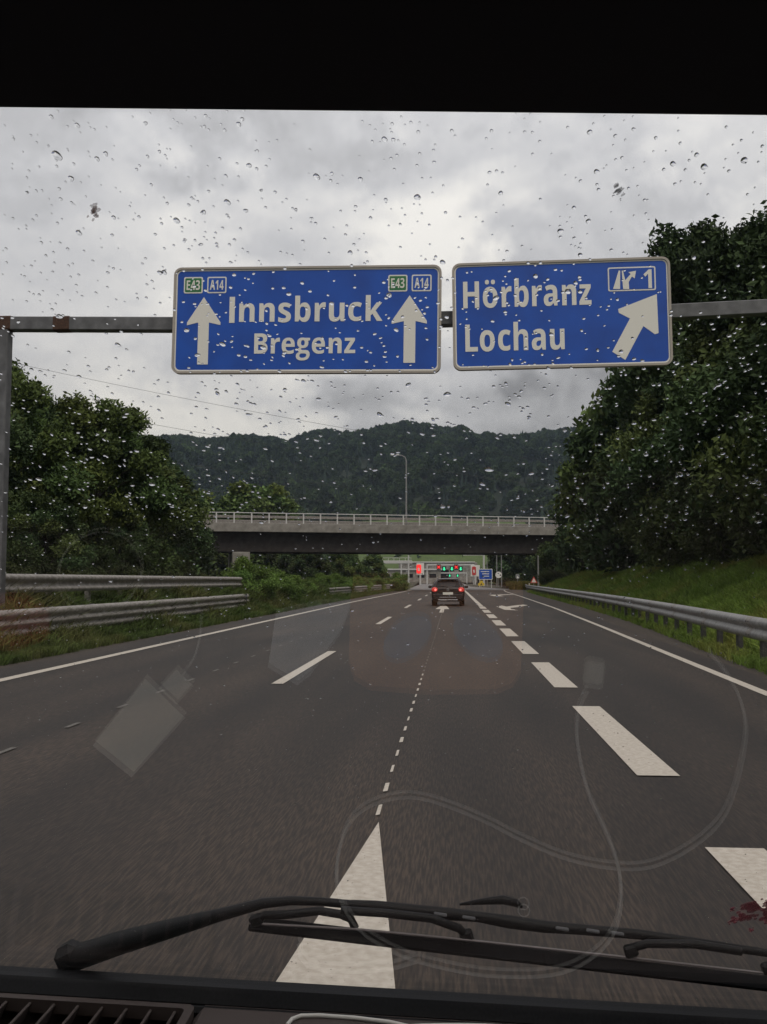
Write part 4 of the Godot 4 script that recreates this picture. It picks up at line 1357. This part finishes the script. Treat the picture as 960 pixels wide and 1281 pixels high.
	var yokes := [[Vector3(-0.158, -0.340, -0.933), Vector3(-0.150, -0.334, -0.931), Vector3(-0.128, -0.332, -0.930), Vector3(-0.096, -0.326, -0.928), Vector3(-0.075, -0.329, -0.930), Vector3(-0.065, -0.333, -0.931), Vector3(-0.061, -0.342, -0.935)],
		[Vector3(-0.075, -0.325, -0.930), Vector3(-0.033, -0.325, -0.929), Vector3(0.013, -0.328, -0.930), Vector3(0.041, -0.338, -0.935), Vector3(0.048, -0.347, -0.939)],
		[Vector3(0.206, -0.356, -0.944), Vector3(0.212, -0.349, -0.943), Vector3(0.223, -0.345, -0.942), Vector3(0.268, -0.343, -0.942), Vector3(0.315, -0.350, -0.949)]]
	for y in yokes:
		part("yoke", tube(y, 0.0042, 7), M.wiper, w)
	for p in [Vector3(-0.158, -0.3395, -0.932), Vector3(0.048, -0.3455, -0.938), Vector3(0.208, -0.353, -0.944), Vector3(0.343, -0.366, -0.953)]:
		part("clip", box(p, Vector3(0.013, 0.011, 0.01), 0.002, Basis(Vector3.BACK, 0.3)), M.wiper, w)
	for p in [Vector3(0.022, -0.3265, -0.938), Vector3(0.05, -0.329, -0.94), Vector3(0.142, -0.337, -0.947), Vector3(0.172, -0.338, -0.9485), Vector3(0.196, -0.3395, -0.9495)]:
		part("worn_patch", box(p, Vector3(0.013, 0.0035, 0.002), 0.001, Basis(Vector3.BACK, -0.1) * Basis(Vector3.RIGHT, -0.67)), M.worn_rubber, w)
	part("washer_nozzle", tube([Vector3(0.040, -0.3115, -0.925), Vector3(0.059, -0.307, -0.922), Vector3(0.081, -0.303, -0.919), Vector3(0.094, -0.306, -0.9205), Vector3(0.099, -0.310, -0.923)], [0.0012, 0.003, 0.0045, 0.004, 0.002], 7), M.wiper, w)
	tag(v, "dark van cab around the camera with wet windscreen, wiper and dashboard", "van")

# ---------------------------------------------------------------- things on the dashboard, seen mirrored in the windscreen
func on_dash(called: String, mesh: Variant, m: Material, label: String, category: String) -> Node3D:
	var o := Node3D.new()
	o.transform = Transform3D(seat_basis, Vector3(0, 1.4, 0))
	put(o, called)
	part("body", mesh, m, o)
	tag(o, label, category)
	return o

# an outline in (x, z) of the dashboard top, given a height
func flat_piece(outline: Array, y0: float, y1: float) -> SurfaceTool:
	var st := begin()
	var pv := PackedVector2Array(outline)
	var idx := Geometry2D.triangulate_polygon(pv)
	for i in range(0, idx.size(), 3):
		for y in [y0, y1]:
			face(st, [Vector3(pv[idx[i]].x, y, pv[idx[i]].y), Vector3(pv[idx[i + 1]].x, y, pv[idx[i + 1]].y), Vector3(pv[idx[i + 2]].x, y, pv[idx[i + 2]].y)], Vector3(0, 1 if y == y1 else -1, 0))
	for i in pv.size():
		var a := pv[i]
		var b := pv[(i + 1) % pv.size()]
		var n := Vector3(b.y - a.y, 0, a.x - b.x)
		var mid := (a + b) / 2 + Vector2(n.x, n.z).normalized() * 0.0005
		if Geometry2D.is_point_in_polygon(mid, pv):
			n = -n
		face(st, [Vector3(a.x, y0, a.y), Vector3(b.x, y0, b.y), Vector3(b.x, y1, b.y), Vector3(a.x, y1, a.y)], n)
	return st

func smooth_path(p: Array, y: float, per := 4) -> Array:
	var c := Curve3D.new()
	for i in p.size():
		var a: Vector2 = p[max(i - 1, 0)]
		var b: Vector2 = p[min(i + 1, p.size() - 1)]
		var t := Vector3(b.x - a.x, 0, b.y - a.y) / 6.0
		c.add_point(Vector3(p[i].x, y, p[i].y), -t, t)
	var out := []
	for i in p.size() - 1:
		for k in per:
			out.append(c.sample(i, float(k) / per))
	out.append(Vector3(p[-1].x, y, p[-1].y))
	return out

func make_on_dash() -> void:
	var y := -0.4395
	var tagp := on_dash("luggage_tag", flat_piece([Vector2(-0.370, -0.744), Vector2(-0.322, -0.776), Vector2(-0.269, -0.709), Vector2(-0.319, -0.668)], y, y + 0.002), M.pale_plastic, "pale card tag on the dashboard, mirrored low left in the windscreen", "tag")
	part("clip", flat_piece([Vector2(-0.302, -0.678), Vector2(-0.284, -0.656), Vector2(-0.263, -0.673), Vector2(-0.280, -0.695)], y + 0.001, y + 0.004), M.pale_plastic, tagp)
	part("strap", tube(smooth_path([Vector2(-0.288, -0.676), Vector2(-0.268, -0.648), Vector2(-0.262, -0.620), Vector2(-0.263, -0.592)], y + 0.002), 0.0012, 6), M.cable, tagp)
	on_dash("paper_slip", flat_piece([Vector2(-0.176, -0.587), Vector2(-0.180, -0.649), Vector2(-0.145, -0.668), Vector2(-0.131, -0.656), Vector2(-0.100, -0.609), Vector2(-0.087, -0.571), Vector2(-0.126, -0.573)], y, y + 0.001), M.paper, "torn grey paper slip on the dashboard, mirrored left of the car ahead", "paper")
	var ring := []
	for i in 33:
		var a := TAU * i / 32.0
		ring.append(Vector3(-0.389 + cos(a) * 0.05, y + 0.002, -0.546 + sin(a) * 0.05))
	on_dash("wire_ring", tube(ring, 0.0014, 6), M.pale_plastic, "thin pale ring lying on the dashboard, mirrored over the left guardrails", "ring")
	var tray := on_dash("dash_tray", flat_piece([Vector2(-0.088, -0.54), Vector2(-0.090, -0.571), Vector2(-0.088, -0.640), Vector2(-0.080, -0.660), Vector2(-0.061, -0.670), Vector2(0.0, -0.672), Vector2(0.080, -0.668), Vector2(0.098, -0.660), Vector2(0.107, -0.644), Vector2(0.110, -0.564), Vector2(0.108, -0.54)], y, y + 0.003), M.tray, "brown tray with two dark oval pads, mirrored on the road before the car", "tray")
	for o in [[Vector2(-0.022, -0.611), 0.8], [Vector2(0.058, -0.607), -0.7]]:
		var pts := []
		for i in 20:
			var a := TAU * i / 20.0
			pts.append(o[0] + Vector2(cos(a) * 0.033, sin(a) * 0.021).rotated(o[1]))
		part("oval_pad", flat_piece(pts, y + 0.002, y + 0.0045), M.tray_pad, tray)
	var cable := [Vector2(0.181, -0.661), Vector2(0.171, -0.683), Vector2(0.169, -0.718), Vector2(0.179, -0.768), Vector2(0.197, -0.808), Vector2(0.210, -0.844), Vector2(0.212, -0.879), Vector2(0.202, -0.911), Vector2(0.176, -0.936), Vector2(0.139, -0.951), Vector2(0.082, -0.955), Vector2(0.033, -0.951), Vector2(-0.018, -0.940), Vector2(-0.061, -0.918),
		Vector2(-0.084, -0.886), Vector2(-0.088, -0.854), Vector2(-0.079, -0.817), Vector2(-0.059, -0.796), Vector2(-0.024, -0.784), Vector2(0.011, -0.786), Vector2(0.063, -0.802), Vector2(0.115, -0.824), Vector2(0.165, -0.840), Vector2(0.224, -0.845), Vector2(0.266, -0.833), Vector2(0.310, -0.803), Vector2(0.333, -0.769), Vector2(0.351, -0.710), Vector2(0.351, -0.675), Vector2(0.338, -0.641), Vector2(0.316, -0.611)]
	var ch := on_dash("charging_cable", tube(smooth_path(cable, y + 0.003), 0.0019, 6), M.cable, "pale charging cable looped on the dashboard, mirrored low in the windscreen", "cable")
	part("plug", box(Vector3(0.188, y + 0.006, -0.643), Vector3(0.022, 0.012, 0.03), 0.003, Basis(Vector3.UP, 0.15)), M.pale_plastic, ch)
	on_dash("red_cloth", flat_piece([Vector2(-0.544, -0.579), Vector2(-0.476, -0.579), Vector2(-0.445, -0.594), Vector2(-0.438, -0.627), Vector2(-0.475, -0.642), Vector2(-0.533, -0.642)], y, y + 0.004), M.red_cloth, "dark red cloth on the dashboard, mirrored at the left edge over the guardrail", "cloth")
	var coin := []
	for i in 17:
		var a := TAU * i / 16.0
		coin.append(Vector3(0.111 + cos(a) * 0.006, y + 0.001, -0.891 + sin(a) * 0.006))
	on_dash("small_ring", tube(coin, 0.0008, 5), M.cable, "tiny pale ring on the dashboard, mirrored just above the wiper", "ring")

# ---------------------------------------------------------------- rain and dirt on the glass
func drop_mesh(seed_: int) -> ArrayMesh:
	# a closed lens of water: base in the plane z = 0, a flat dome towards -z, with an uneven outline that sags downwards
	var r := RandomNumberGenerator.new()
	r.seed = seed_
	var wave := [r.randf() * TAU, r.randf() * TAU, r.randf_range(0.03, 0.10), r.randf_range(0.02, 0.07)]
	var st := begin()
	var steep := 1.0 / sin(deg_to_rad(56))
	var low := steep * cos(deg_to_rad(56))
	var rows := [0.0, 0.55, 1.0, 0.93, 0.82, 0.66, 0.46, 0.24, 0.0]
	var n := 18
	var at := func(i: int, k: int) -> Vector3:
		var a := TAU * k / n
		var rho: float = rows[i]
		var z: float = 0.0 if i < 3 else sqrt(steep * steep - rho * rho) - low
		var out: float = rho * (1.0 + wave[2] * sin(2 * a + wave[0]) + wave[3] * sin(3 * a + wave[1]))
		return Vector3(cos(a) * out, sin(a) * out - 0.10 * z, -z)
	for i in rows.size() - 1:
		for k in n:
			var q := [at.call(i, k), at.call(i, k + 1), at.call(i + 1, k + 1), at.call(i + 1, k)]
			var out: Vector3 = (q[0] + q[1] + q[2] + q[3]) / 4 - Vector3(0, 0, 0.7)
			if i < 2:
				out = Vector3.BACK
			if i == 0:
				q = [q[0], q[2], q[3]]
			elif i == rows.size() - 2:
				q = [q[0], q[1], q[2]]
			face(st, q, out, 1 if i >= 2 else 2)
	return finish(st)

func drop_place(x: float, y: float, r: float, stretch: float, turn: float) -> Transform3D:
	var up := Vector3(0, 0.78, 0.626)
	var nrm := Vector3(0, -0.626, 0.78)
	var b := Basis(Vector3.RIGHT, up, nrm) * Basis(Vector3.BACK, turn)
	b = b * Basis.from_scale(Vector3(r * stretch, r, r))
	return Transform3D(seat_basis, Vector3(0, 1.4, 0)) * Transform3D(b, on_glass(x, y, 0.0043))

func make_rain() -> void:
	var drop := drop_mesh(1)
	var r := RandomNumberGenerator.new()
	r.seed = 31
	var places := [[], [], []]
	for i in 25000:
		var y := r.randf_range(-0.41, 0.24)
		if y < 0.03 and r.randf() < 0.66:
			continue
		var x := r.randf_range(-0.72, 0.84)
		if noise_a.get_noise_2d(x * 160, y * 160) < -0.15 and r.randf() < 0.55:
			continue
		var rad := 0.00046 + 0.00044 * pow(r.randf(), 1.6) + (0.0009 * r.randf() if r.randf() < 0.09 else 0.0)
		if y < -0.05:
			rad *= 0.72
		if y < 0.04:
			rad *= 0.74
		var mid := clampf(1.0 - absf(y - 0.08) / 0.1, 0, 1)
		places[i % 3].append(drop_place(x, y, rad, 1.0 + mid * r.randf_range(0.1, 0.9) + r.randf() * 0.2, r.randfn() * 0.4 - 0.3 * mid))
	var rain := base("raindrops")
	for k in 3:
		stuff(scatter("drops", drop_mesh(k + 1), M.water, places[k], [], rain))
	stuff(tag(rain, "fine raindrops spattered all over the outside of the windscreen", "raindrops"))
	# the largest drops, each by itself
	var big := [[-0.204, 0.214, 0.0026, "largest round raindrop high on the left of the windscreen"], [-0.20, 0.182, 0.0016, "raindrop below the largest one at the upper left"], [-0.144, 0.188, 0.0017, "plump raindrop against the sky above the left sign"], [-0.115, 0.196, 0.0017, "raindrop in the sky right of the plump one above the left sign"],
		[-0.066, 0.207, 0.0017, "raindrop in the middle of the grey sky, above the left sign's last letters"], [0.134, 0.213, 0.0017, "raindrop in the sky near the right edge, right of the grey splat"], [0.118, 0.214, 0.0014, "smaller raindrop left of the one near the right edge of the sky"], [-0.03, 0.222, 0.0014, "raindrop right under the roof edge in the middle"], [-0.19, 0.226, 0.0013, "raindrop just under the roof edge at the left"], [0.002, 0.172, 0.0014, "raindrop in the sky just above the gap between the two signs"], [-0.155, 0.165, 0.0014, "raindrop in the sky just above the left sign's corner"], [0.072, 0.160, 0.0015, "raindrop sitting over the top edge of the exit sign"]]
	for b in big:
		var o := MeshInstance3D.new()
		o.mesh = drop
		o.material_override = M.water
		o.transform = drop_place(b[0], b[1], b[2], 1.12, -0.4)
		put(o, "raindrop")
		tag(o, b[3], "raindrop", "large raindrops on the windscreen")
	# dirt
	splat("insect_splat", [[-0.190, 0.191, 0.0042]], M.smear_rust, "rusty orange insect splat high on the left of the windscreen", 5)
	splat("insect_splat", [[0.093, 0.202, 0.0036]], M.smear_grey, "grey insect splat in the sky above the exit sign", 6)
	splat("red_smear", [[0.300, -0.288, 0.011], [0.312, -0.283, 0.009], [0.298, -0.301, 0.006], [0.287, -0.306, 0.005], [0.318, -0.300, 0.006], [0.283, -0.291, 0.003], [0.306, -0.315, 0.003], [0.322, -0.287, 0.010], [0.328, -0.296, 0.010], [0.312, -0.295, 0.009], [0.292, -0.298, 0.007]], M.smear_red, "dark red smear low on the right of the windscreen above the wiper", 8)

func splat(called: String, spots: Array, m: Material, label: String, seed_: int) -> void:
	var r := RandomNumberGenerator.new()
	r.seed = seed_
	var st := begin()
	for s in spots:
		for k in 18:
			var c: Vector2 = Vector2(s[0], s[1]) + Vector2(r.randfn(), r.randfn()) * float(s[2]) * 0.38
			var rad: float = s[2] * r.randf_range(0.06, 0.26)
			var long := r.randf_range(1.0, 2.6)
			var pts := []
			var back := []
			for i in 8:
				var a := TAU * i / 8
				var q := Vector2(cos(a) * rad * long, sin(a) * rad).rotated(0.5) * r.randf_range(0.7, 1.2)
				pts.append(on_glass(c.x + q.x, c.y + q.y, 0.0064 + 0.00003 * k))
				back.append(on_glass(c.x + q.x * 0.8, c.y + q.y * 0.8, 0.0068 + 0.00003 * k))
			face(st, pts, Vector3(0, -0.6, 0.8))
			face(st, back, Vector3(0, 0.6, -0.8))
			for i in 8:
				var j := (i + 1) % 8
				face(st, [pts[i], pts[j], back[j], back[i]], pts[i] - on_glass(c.x, c.y, 0.0066))
	var o := part(called, st, m)
	o.transform = Transform3D(seat_basis, Vector3(0, 1.4, 0))
	tag(o, label, "smear")
